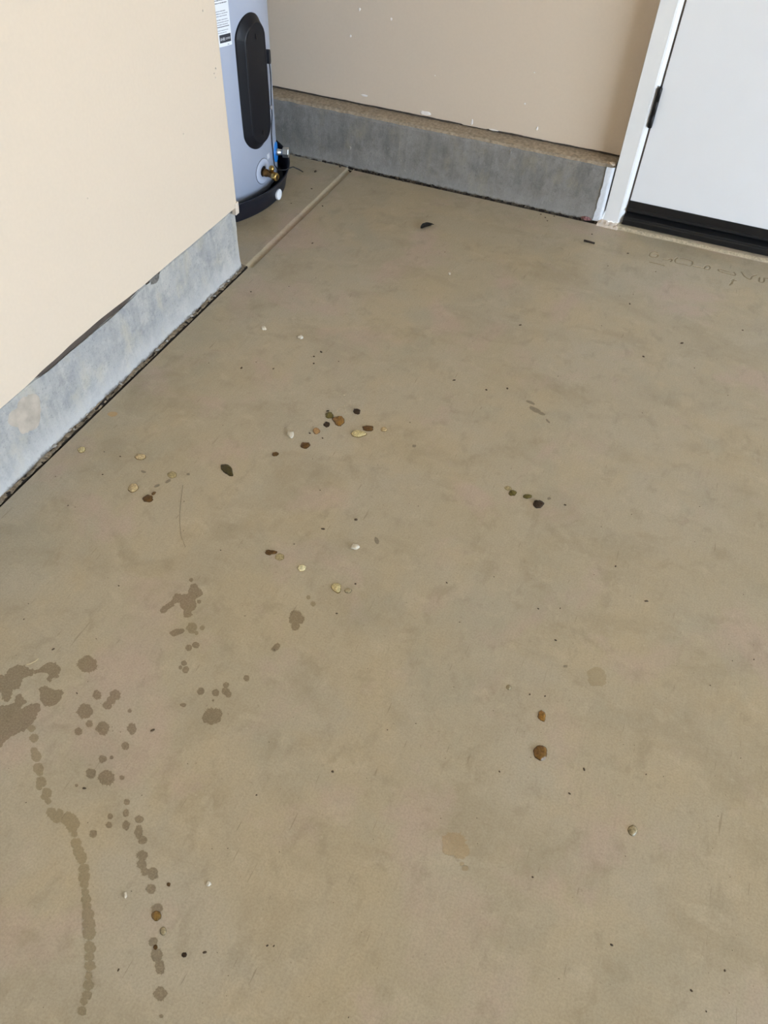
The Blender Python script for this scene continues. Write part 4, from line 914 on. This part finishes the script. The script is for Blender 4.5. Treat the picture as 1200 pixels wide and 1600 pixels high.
# frame: flat casing, then the bevelled jamb edge that catches the light
def frame():
    root = empty('trim_1', (-0.17, YB, 0.012))
    tag(root, 'white painted door casing and jamb left of the door', kind='structure')
    z0, z1 = 0.0125, 2.10
    bmf = bmesh.new(); box_bm(bmf, -0.26 + 0.17, 1.0 + 0.17, YW + 0.03 - YB, YW + 0.13 - YB, -0.06, 0.0)
    from_bm('footing', bmf, M['curb_back'], root)
    def sl(name, prof, mat):
        n = len(prof)
        vs = [(x + 0.17, y - YB, z0 - 0.012) for x, y in prof] + [(x + 0.17, y - YB, z1 - 0.012) for x, y in prof]
        fs = [(k, (k + 1) % n, n + (k + 1) % n, n + k) for k in range(n)] + [tuple(range(n - 1, -1, -1)), tuple(range(n, 2 * n))]
        return make(name, vs, fs, mat, root)
    sl('casing', [(-0.1965, YW + 0.05), (-0.1965, YB + 0.0005), (-0.1955, YB - 0.0005), (-0.1540, YB - 0.0005), (-0.1530, YB + 0.0005), (-0.1530, YW + 0.05)], M['white_trim'])
    sl('jamb', [(-0.1528, YW + 0.05), (-0.1528, YB + 0.001), (-0.1500, YB + 0.002), (-0.1430, YB + 0.0095), (-0.1405, YB + 0.011), (-0.1405, YW + 0.05)], M['white_trim'])
    sl('sky_leak_block', [(-0.19, YW + 0.12), (-0.19, YW + 0.052), (0.95, YW + 0.052), (0.95, YW + 0.12)], M['gap'])  # added unseen panel that keeps sky from leaking in behind the casing
    sl('gap_shade_strip', [(-0.1404, YB + 0.05), (-0.1404, YB + 0.0125), (-0.1365, YB + 0.0115), (-0.1365, YB + 0.05)], M['gap'])  # dark strip painting the shade of the gap between jamb and door
    return root
frame()
root = empty('trim_2', (0.295, YB + 0.03, 0.010))
tag(root, 'black ribbed threshold under the white door', kind='structure')
o = sweep_profile('threshold', [(YB + 0.10, 0.010), (YB + 0.002, 0.010), (YB - 0.002, 0.014), (YB - 0.002, 0.026), (YB + 0.001, 0.030), (YB + 0.003, 0.030), (YB + 0.004, 0.034), (YB + 0.010, 0.038), (YB + 0.016, 0.042), (YB + 0.10, 0.042)], -0.1405, 0.735, M['black_plastic'], None)
o.parent = root; o.location = -Vector(root.location)
# concrete sill in front of the threshold
def sill():
    n = 120
    x0, x1 = -0.1500, 0.80
    vs, fs = [], []
    prof = [(2.294, -0.004), (2.2955, 0.002), (2.2985, 0.0062), (2.303, 0.0084), (2.309, 0.0092), (YB + 0.002, 0.0098), (2.46, 0.0105)]
    L = len(prof)
    for i in range(n + 1):
        x = x0 + (x1 - x0) * i / n
        for k, (y, z) in enumerate(prof):
            vs.append((x, y + 0.0022 * nz(x, 0, 0, 9, 3) * (k < 5) + 0.0012 * nz(x, 0, 0, 45, 5) * (k < 5), z + 0.0006 * nz(x, y, 0, 60, 8)))
    for i in range(n):
        for k in range(L - 1):
            a = i * L + k
            fs.append((a, a + 1, a + L + 1, a + L))
    fs.append(tuple(range(L)))
    slt = [1 if k in (1, 2) else 0 for i in range(n) for k in range(L - 1)]
    o = make('concrete_sill', vs, fs, [M['floor'], M['dust']], floor, smooth=True, slots=slt)
    o['label'] = 'low rounded concrete lip in front of the door'
sill()
rnd = random.Random(77)
bm = bmesh.new()
vs, fs = grid_sheet(22, 8, lambda u, v: (-0.2120 + 0.066 * u, 2.291 + 0.028 * v + 0.0015 * nz(u * 0.06, 0, 0, 90, 2), (-0.002 if v == 0 or u == 0 or u == 1 else 0.006 + 0.004 * nz(u * 0.066, v * 0.028, 0, 130, 3) + 0.004 * v)))
o = make('plaster_foot', vs, fs, M['plaster'], floor); o['label'] = 'crumbly pale plaster under the door casing'

# ------------------------------------------------------------------ water heater in its pan
TC, TR = (-1.455, 1.985), 0.295
def cyl(s_az, z, d=0.0):
    a = math.radians(s_az)
    return (TC[0] + (TR + d) * math.cos(a), TC[1] + (TR + d) * math.sin(a), z)
PAN = lathe('drain_pan', [(0.0, 0.0), (0.0, 0.316), (0.002, 0.318), (0.046, 0.327), (0.054, 0.330), (0.058, 0.333), (0.060, 0.334), (0.060, 0.3305), (0.055, 0.327), (0.046, 0.323), (0.006, 0.314), (0.004, 0.31), (0.004, 0.0)], (TC[0], TC[1], 0.0), (0, 0, 1), M['pan'], None, seg=96)
tag(PAN, 'round black plastic drain pan under the water heater', 'drain pan')
a = math.radians(3.0)
ax = Vector((math.cos(a), math.sin(a), 0.0))
po = Vector((TC[0], TC[1], 0.0215)) + ax * 0.3195
plug = lathe('drain_plug', [(-0.004, 0.0), (-0.004, 0.012), (0.003, 0.012), (0.003, 0.0155), (0.009, 0.0158), (0.0105, 0.0145), (0.0105, 0.0)], po, ax, M['white_plastic'], PAN, seg=28, smooth=False)
plug['label'] = 'white round plastic plug'

WH = empty('water_heater', (TC[0], TC[1], 0.004))
tag(WH, 'grey cylindrical water heater with black access cover in the alcove', 'water heater')
def wh(o):
    o.parent = WH
    o.matrix_parent_inverse = Matrix.Translation((-TC[0], -TC[1], -0.004))
    return o
body = wh(lathe('tank', [(0.0045, 0.0), (0.0045, 0.275), (0.030, 0.284), (0.036, TR), (1.35, TR), (1.38, TR - 0.01), (1.395, TR - 0.05), (1.40, 0.0)], (TC[0], TC[1], 0), (0, 0, 1), M['tank'], None, seg=128))

def on_tank(name, rings, close_last, mat, parent=None, smooth=True):
    """rings of (az, z, d) loops of equal length"""
    vs, fs = [], []
    n = len(rings[0])
    for r_ in rings:
        vs += [cyl(*p) for p in r_]
    for i in range(len(rings) - 1):
        for k in range(n):
            k2 = (k + 1) % n
            fs.append((i * n + k, i * n + k2, (i + 1) * n + k2, (i + 1) * n + k))
    if close_last:
        b = (len(rings) - 1) * n
        # strip fill across the pill so that it follows the curve
        for k in range(n // 2 - 1):
            fs.append((b + k, b + k + 1, b + n - 2 - k, b + n - 1 - k))
    return make(name, vs, fs, mat, parent, smooth=smooth)
def pill(c_az, c_z, hw, hh, d, n=72):
    """loop of a rounded slot; hw in metres along the skin; starts and ends symmetric about the top"""
    out = []
    for k in range(n):
        t = 2 * math.pi * (k + 0.5) / n + math.pi / 2
        cx, sz = math.cos(t), math.sin(t)
        x = hw * cx
        z = (hh - hw) * (1 if sz > 0 else -1) * min(1, abs(sz) * 6) + hw * sz * 1.0
        out.append((c_az + math.degrees(x / TR), c_z + z, d))
    return out
CAZ, CZ = -4.6, 0.337
cov = wh(on_tank('access_cover', [pill(CAZ, CZ, 0.0605, 0.168, -0.002), pill(CAZ, CZ, 0.0605, 0.168, 0.003), pill(CAZ, CZ, 0.0580, 0.165, 0.0045), pill(CAZ, CZ, 0.0450, 0.150, 0.0185), pill(CAZ, CZ, 0.0435, 0.1485, 0.0200), pill(CAZ, CZ, 0.0415, 0.1465, 0.0202), pill(CAZ, CZ, 0.0400, 0.1445, 0.0192), pill(CAZ, CZ, 0.0340, 0.138, 0.0190)], True, M['cover']))
cov['label'] = 'long black rounded access cover'
for z in (CZ + 0.117, CZ - 0.122):
    sc = on_tank('cover_screw', [pill(CAZ + 0.5, z, 0.0026, 0.0065, 0.0186, 16), pill(CAZ + 0.5, z, 0.0026, 0.0065, 0.0196, 16)], True, M['hole'])
    sc.parent = cov
    sc.matrix_parent_inverse = Matrix.Identity(4)

# rating label, partly behind the wall's end
def patch(name, az0, az1, z0, z1, d, mat, parent, n=10):
    vs, fs = [], []
    for i in range(n + 1):
        az = az0 + (az1 - az0) * i / n
        vs += [cyl(az, z0, d), cyl(az, z1, d), cyl(az, z0, 0.0), cyl(az, z1, 0.0)]
    for i in range(n):
        b = i * 4
        fs += [(b, b + 4, b + 5, b + 1), (b + 1, b + 5, b + 7, b + 3), (b + 2, b + 6, b + 4, b)]
    fs += [(0, 1, 3, 2), (n * 4, n * 4 + 2, n * 4 + 3, n * 4 + 1)]
    return make(name, vs, fs, mat, parent)
LAB0, LAB1, LZ0, LZ1 = -27.5, -18.0, 0.4495, 0.72
lab = wh(patch('rating_label', LAB0, LAB1, LZ0, LZ1, 0.0006, M['label'], None))
lab['label'] = 'white printed rating label'
def print_block(name, rows, z_top, pitch, h, az0, az1, mat, seed):
    rnd = random.Random(seed)
    vs, fs = [], []
    def bit(a0, a1, zc, hh):
        i = len(vs)
        vs.extend([cyl(a0, zc - hh, 0.0009), cyl(a1, zc - hh, 0.0009), cyl(a1, zc + hh, 0.0009), cyl(a0, zc + hh, 0.0009)])
        fs.append((i, i + 1, i + 2, i + 3))
    for r_ in range(rows):
        az = az0
        endr = az1 - rnd.random() * 1.4
        while az < endr:
            w = rnd.uniform(0.12, 0.45)
            bit(az, min(az + w, endr), z_top - r_ * pitch + rnd.uniform(-0.0001, 0.0001), h * rnd.uniform(0.6, 1.0))
            az += w + rnd.uniform(0.07, 0.16)
    o = make(name, vs, fs, mat, lab)
    o.matrix_parent_inverse = Matrix.Identity(4)
    return o
print_block('fine_print', 9, 0.640, 0.0062, 0.0012, -27.2, -18.8, M['ink_grey'], 1)
print_block('fine_print', 6, 0.5740, 0.0060, 0.0012, -27.0, -18.8, M['ink'], 6)
print_block('fine_print', 3, 0.5270, 0.0052, 0.0010, -27.0, -18.9, M['ink_grey'], 2)
print_block('fine_print', 3, 0.5085, 0.0052, 0.0010, -27.0, -18.9, M['ink_grey'], 3)
print_block('fine_print', 2, 0.4855, 0.0050, 0.0009, -26.6, -19.3, M['ink_grey'], 4)
print_block('fine_print', 1, 0.4525, 0.0050, 0.0009, -20.8, -18.9, M['ink_grey'], 5)
o = patch('rule_line', -27.2, -18.8, 0.4925, 0.4938, 0.0009, M['ink'], lab); o.matrix_parent_inverse = Matrix.Identity(4)
vs_box = patch('logo_box', -25.2, -18.5, 0.4580, 0.4760, 0.0009, M['ink'], lab); vs_box.matrix_parent_inverse = Matrix.Identity(4)
def tank_text(txt, size, az0, z, mat, parent, squeeze=1.0):
    cu = bpy.data.curves.new('logo_text', 'FONT')
    cu.body = txt; cu.size = size; cu.extrude = 0.0
    tmp = bpy.data.objects.new('logo_text', cu)
    COL.objects.link(tmp)
    dg = bpy.context.evaluated_depsgraph_get()
    me_ = bpy.data.meshes.new_from_object(tmp.evaluated_get(dg))
    bpy.data.objects.remove(tmp); bpy.data.curves.remove(cu)
    for v in me_.vertices:
        v.co = cyl(az0 + math.degrees(v.co.x * squeeze / TR), z + v.co.y, 0.0012)
    me_.materials.clear(); me_.materials.append(mat)
    me_.name = 'logo_text'
    return link(bpy.data.objects.new('logo_text', me_), parent)
tank_text('AHRI', 0.0105, -24.9, 0.4625, M['label'], lab, 0.62)
tank_text('CERTIFIED', 0.0060, -21.7, 0.4640, M['label'], lab, 0.52)

# drain valve
DAZ, DZ = -2.3, 0.097
esc = wh(on_tank('drain_escutcheon', [[(DAZ + math.degrees(r_ * math.cos(t) / TR), DZ + r_ * math.sin(t), d) for t in [2 * math.pi * k / 48 for k in range(48)]] for r_, d in ((0.0352, -0.002), (0.0350, 0.0012), (0.0338, 0.0022), (0.0155, 0.0024), (0.0145, 0.0008))], False, M['tank']))
groove = on_tank('escutcheon_groove', [[(DAZ + math.degrees(r_ * math.cos(t) / TR), DZ + r_ * math.sin(t), d) for t in [2 * math.pi * k / 48 for k in range(48)]] for r_, d in ((0.0364, -0.001), (0.0362, 0.0006), (0.0353, 0.0006))], False, M['cover'])
groove.parent = esc
hole = on_tank('valve_hole', [[(DAZ + math.degrees(r_ * math.cos(t) / TR), DZ + r_ * math.sin(t), d) for t in [2 * math.pi * k / 48 for k in range(48)]] for r_, d in ((0.0152, 0.0012), (0.0001, 0.0011))], False, M['hole'])
hole.parent = esc
a = math.radians(DAZ)
ax = Vector((math.cos(a), math.sin(a), -0.06)).normalized()
v0 = Vector(cyl(DAZ, DZ - 0.002, -0.002))
val = wh(lathe('drain_valve', [(0.0, 0.0), (0.0, 0.0108), (0.016, 0.0108), (0.017, 0.0092), (0.030, 0.0092), (0.031, 0.0104), (0.036, 0.0104), (0.037, 0.0088), (0.039, 0.0)], v0, ax, M['brass_old'], None, seg=24))
val['label'] = 'brass drain valve'
st = lathe('valve_stem', [(0.0, 0.0), (0.0, 0.0068), (0.010, 0.0068), (0.011, 0.0082), (0.017, 0.0082), (0.018, 0.006), (0.021, 0.0056), (0.022, 0.0)], v0 + ax * 0.030 + Vector((0, 0, 0.004)), (0.12, 0.1, 1), M['brass'], val, seg=20)
knob = lathe('valve_outlet', [(0.0, 0.0), (0.0, 0.0090), (0.004, 0.0112), (0.012, 0.0118), (0.017, 0.0108), (0.0185, 0.0088), (0.0185, 0.0)], v0 + ax * 0.034 + Vector((0, 0, -0.001)), ax + Vector((0, -0.25, 0.0)), M['brass'], val, seg=24)
kd = (ax + Vector((0, -0.25, 0.0))).normalized()
sl_c = v0 + ax * 0.034 + Vector((0, 0, -0.001)) + kd * 0.0186
side = kd.cross(Vector((0, 0, 1))).normalized()
vs = [sl_c + side * sx_ * 0.0014 + Vector((0, 0, 1)) * sz_ * 0.0072 + kd * dd for dd in (-0.001, 0.0005) for sx_, sz_ in ((-1, -1), (1, -1), (1, 1), (-1, 1))]
make('outlet_slot', vs, [(0, 1, 2, 3), (4, 5, 6, 7), (0, 1, 5, 4), (1, 2, 6, 5), (2, 3, 7, 6), (3, 0, 4, 7)], M['hole'], val)

# side port with blue ring, zinc nipple and hex cap
PAZ, PZ = 20.5, 0.106
a = math.radians(PAZ - 3)
ax = Vector((math.cos(a), math.sin(a), 0.02)).normalized()
p0 = Vector(cyl(PAZ, PZ, -0.002))
ring = wh(on_tank('port_ring', [[(PAZ + math.degrees(r_ * math.cos(t) / TR), PZ + r_ * math.sin(t), d) for t in [2 * math.pi * k / 40 for k in range(40)]] for r_, d in ((0.0285, -0.002), (0.0282, 0.0030), (0.0265, 0.0040), (0.0120, 0.0042), (0.0110, 0.0010))], False, M['blue']))
ring['label'] = 'bright blue plastic port ring'
nip = wh(lathe('port_nipple', [(0, 0.0), (0, 0.0098), (0.012, 0.0098), (0.013, 0.0086), (0.026, 0.0086), (0.030, 0.0)], p0, ax, M['zinc'], None, seg=24))
nip['label'] = 'zinc nipple with hex cap'
lathe('hex_cap', [(0.0, 0.0), (0.0, 0.0138), (0.001, 0.0146), (0.017, 0.0146), (0.019, 0.0132), (0.019, 0.0)], p0 + ax * 0.024, ax, M['zinc'], nip, seg=6, smooth=False)

# thermostat lead down the right side of the cover
wb_box = wh(on_tank('cable_clip', [pill(13.2, 0.379, 0.0075, 0.018, -0.001, 20), pill(13.2, 0.379, 0.0075, 0.018, 0.010, 20), pill(13.2, 0.379, 0.0065, 0.017, 0.011, 20)], True, M['cover'], smooth=False))
wpts = [(14.0, 0.366, 0.006), (14.6, 0.350, 0.006), (15.2, 0.330, 0.006), (14.6, 0.305, 0.006), (13.4, 0.28, 0.006), (12.2, 0.255, 0.007), (11.4, 0.23, 0.008), (10.8, 0.205, 0.006), (10.6, 0.18, 0.004), (11.2, 0.155, 0.003), (11.8, 0.13, 0.003), (12.0, 0.105, 0.003), (12.2, 0.085, 0.004), (13.5, 0.068, 0.012)]
w = wh(tube('thermostat_wire', [cyl(*p) for p in wpts], 0.0016, M['wire'], None, 8))
w['label'] = 'thin black wire down the tank'
o = on_tank('wire_tag', [pill(11.0, 0.252, 0.0035, 0.0055, 0.004, 12), pill(11.0, 0.252, 0.0035, 0.0055, 0.0105, 12)], True, M['beige_tag']); o.parent = w
c2 = wh(tube('wire_tail', [cyl(13.5, 0.068, 0.012), cyl(17, 0.062, 0.032), cyl(18.5, 0.064, 0.040), cyl(19.5, 0.066, 0.052), cyl(21, 0.055, 0.068), cyl(22.0, 0.045, 0.080)], [0.0016, 0.0016, 0.0018, 0.0018, 0.0016, 0.0013], M['wire'], None, 8))
# small white warning sticker and pink mark near the port
o = wh(patch('warning_sticker', 3.5, 6.8, 0.118, 0.133, 0.0006, M['sticker'], None, 4))

# ------------------------------------------------------------------ droplets
def droplet(kind, tail, label, e, seed):
    cx, cy, ax_, ay_, bx, by = e
    rnd = random.Random(seed)
    n = 40
    R = math.sqrt(abs(ax_ * by - ay_ * bx))
    hgt = R * {'film': 0.10, 'olive': 0.22, 'brown': 0.26, 'dark': 0.32, 'cream': 0.22}.get(kind, 0.30)
    rough = {'brown': 0.15, 'dark': 0.13, 'olive': 0.13, 'dolive': 0.10, 'amber': 0.14, 'pale': 0.08}.get(kind, 0.07)
    levels = [(1.03, -0.0001), (1.0, 0.10), (0.93, 0.32), (0.84, 0.55), (0.66, 0.82), (0.42, 0.96), (0.18, 1.0)]
    vs, fs, sl = [], [], []
    ph = rnd.uniform(0, 90)
    for fr, hh in levels:
        for k in range(n):
            t = 2 * math.pi * k / n
            w = 1 + rough * 1.8 * nz(math.cos(t) * 1.6, math.sin(t) * 1.6, ph, 1.0) + rough * 0.8 * nz(math.cos(t) * 4.5, math.sin(t) * 4.5, ph, 1.0)
            if tail is not None:
                dt = math.cos(t - math.radians(tail))
                w *= 1 + 0.55 * max(0, dt) ** 8
            x, y = math.cos(t) * w * fr, math.sin(t) * w * fr
            bump_ = 1 + (0.25 * nz(x * 2.4, y * 2.4, ph, 1.0) + 0.12 * nz(x * 6, y * 6, ph, 1.0)) * (0.4 if kind in ('clear', 'honeyd', 'cream') else 1.0)
            vs.append((cx + ax_ * x + bx * y, cy + ay_ * x + by * y, hgt * hh * (bump_ if hh > 0 else 1)))
    L = len(levels)
    # b axis points away from the viewer's left-handed pixel frame: keep faces outward
    flip = (ax_ * by - ay_ * bx) < 0
    for i in range(L - 1):
        for k in range(n):
            k2 = (k + 1) % n
            f = (i * n + k, i * n + k2, (i + 1) * n + k2, (i + 1) * n + k)
            fs.append(f[::-1] if flip else f)
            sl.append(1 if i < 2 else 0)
    top = tuple(range((L - 1) * n, L * n))
    fs.append(top[::-1] if flip else top); sl.append(0)
    body_, rim_ = RM[kind]
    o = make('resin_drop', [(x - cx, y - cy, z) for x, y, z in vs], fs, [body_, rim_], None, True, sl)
    o.location = (cx, cy, 0.0002)
    tag(o, label, 'droplet', 'dried drops spattered over the floor')
    return o
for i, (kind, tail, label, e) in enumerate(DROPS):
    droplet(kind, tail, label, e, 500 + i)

# ------------------------------------------------------------------ loose bits on the floor
for i, (label, e) in enumerate(CRUMBS):
    rnd = random.Random(300 + i)
    bm = bmesh.new()
    bmesh.ops.create_icosphere(bm, subdivisions=3, radius=1.0)
    R = math.sqrt(abs(e[2] * e[5] - e[3] * e[4]))
    for v in bm.verts:
        p = v.co * (1 + 0.5 * noise.noise(v.co * 1.6 + Vector((i * 3.1, 0, 0))))
        v.co = Vector((e[2] * p.x + e[4] * p.y, e[3] * p.x + e[5] * p.y, max(-0.0002, (p.z * 0.45 + 0.3) * R)))
    o = from_bm('plaster_crumb', bm, M['crumb'], smooth=True)
    o.location = (e[0], e[1], 0.0002)
    tag(o, label, 'crumb', 'loose crumbs on the floor')

def stuff(name, items, mat, label, cat, seed):
    rnd = random.Random(seed)
    vs, fs = [], []
    for x, y, r in items:
        b = len(vs)
        a = rnd.uniform(0, 6.28); st = rnd.uniform(1.0, 1.9)
        for k in range(6):
            t = a + k * math.pi / 3
            q = r * rnd.uniform(0.75, 1.2)
            u, v = math.cos(t - a) * q * st, math.sin(t - a) * q
            vs.append((x + u * math.cos(a) - v * math.sin(a), y + u * math.sin(a) + v * math.cos(a), 0.00005))
        for k in range(6):
            p = vs[b + k]
            vs.append((x + (p[0] - x) * 0.55, y + (p[1] - y) * 0.55, 0.0003 + r * rnd.uniform(0.3, 0.6)))
        for k in range(6):
            k2 = (k + 1) % 6
            fs.append((b + k, b + k2, b + 6 + k2, b + 6 + k))
        fs.append(tuple(range(b + 6, b + 12)))
    o = make(name, vs, fs, mat)
    return tag(o, label, cat, kind='stuff')
stuff('floor_grit', GRIT, M['grit'], 'tiny dark grit specks scattered over the concrete floor', 'grit', 1)
stuff('crumb_dust', CRUMB_DUST, M['dust'], 'pale crumbled dust just above the middle droplet cluster', 'dust', 2)

# curled black leaf scrap
def leaf():
    pts = [Vector(p + [0]) for p in LINES['leaf']]
    c = sum(pts, Vector()) / len(pts)
    d = (pts[3] - pts[0]).normalized(); s = Vector((-d.y, d.x, 0))
    ln = (pts[3] - pts[0]).length
    vs, fs = [], []
    n, mm = 14, 6
    for side_ in (0, 1):
        for i in range(n + 1):
            u = i / n
            wdt = 0.0085 * (math.sin(math.pi * u) ** 0.6 + 0.12) * (1 + 0.25 * nz(u * 5, 0, 0, 1, 4))
            for j in range(mm + 1):
                v = j / mm * 2 - 1
                p = pts[0] + d * ln * u + s * wdt * v
                z = 0.0012 + 0.0060 * v * v * (0.4 + 0.6 * math.sin(math.pi * u)) + 0.0022 * nz(u * 4, v * 2, 0, 1, 9) + 0.002 - side_ * 0.0007
                vs.append(p + Vector((0, 0, max(z, 0.0004))) - c)
    off = (n + 1) * (mm + 1)
    for sd in (0, 1):
        for i in range(n):
            for j in range(mm):
                a_ = sd * off + i * (mm + 1) + j
                f = (a_, a_ + mm + 1, a_ + mm + 2, a_ + 1)
                fs.append(f if sd == 0 else f[::-1])
    o = make('leaf_scrap', vs, fs, M['leaf'], None, True)
    o.location = c
    tag(o, 'curled black leaf scrap on the floor before the back curb', 'leaf')
    st_ = tube('leaf_stem', [pts[3] - c + Vector((0, 0, 0.002)), pts[3] - c + d * 0.004 + Vector((0, 0, 0.0015))], 0.0009, M['leaf'], o, 6)
leaf()
a, b = [Vector(p + [0.0028]) for p in LINES['stick']]
o = tube('stick', [(0, 0, 0), (b - a) * 0.03, (b - a) * 0.5 + Vector((0, 0.0006, 0)), (b - a) * 0.97, (b - a)], [0.0018, 0.0029, 0.0027, 0.0028, 0.0017], M['stick'], None, 10)
o.location = a
tag(o, 'short dark brown stick lying before the door casing', 'stick')
a, b = [Vector(p + [0.004]) for p in LINES['pink']]
bm = bmesh.new()
bmesh.ops.create_icosphere(bm, subdivisions=3, radius=1.0)
for v in bm.verts:
    p = v.co * (1 + 0.5 * noise.noise(v.co * 2.3))
    v.co = Vector((p.x * 0.0140, p.y * 0.0065, max(-0.004, p.z * 0.006)))
o = from_bm('pink_lump', bm, M['pink'])
o.location = ((a + b) / 2) + Vector((0, 0.0, 0.001))
tag(o, 'crumpled pinkish lump in the joint beside the curb end', 'debris')
pts = [Vector(p + [0.0010]) for p in LINES['straw']]
o = tube('straw_fibre', [p - pts[0] for p in pts], 0.0006, M['straw'], None, 6); o.location = pts[0]
tag(o, 'short pale straw fibre beside the large damp splat', 'straw')
pts = [Vector(p + [0.0005]) for p in LINES['hair']]
o = tube('hair_strand', [p - pts[0] for p in pts], 0.00022, M['hair'], None, 6); o.location = pts[0]
tag(o, 'long thin dark hair on the floor below the left droplets', 'hair')
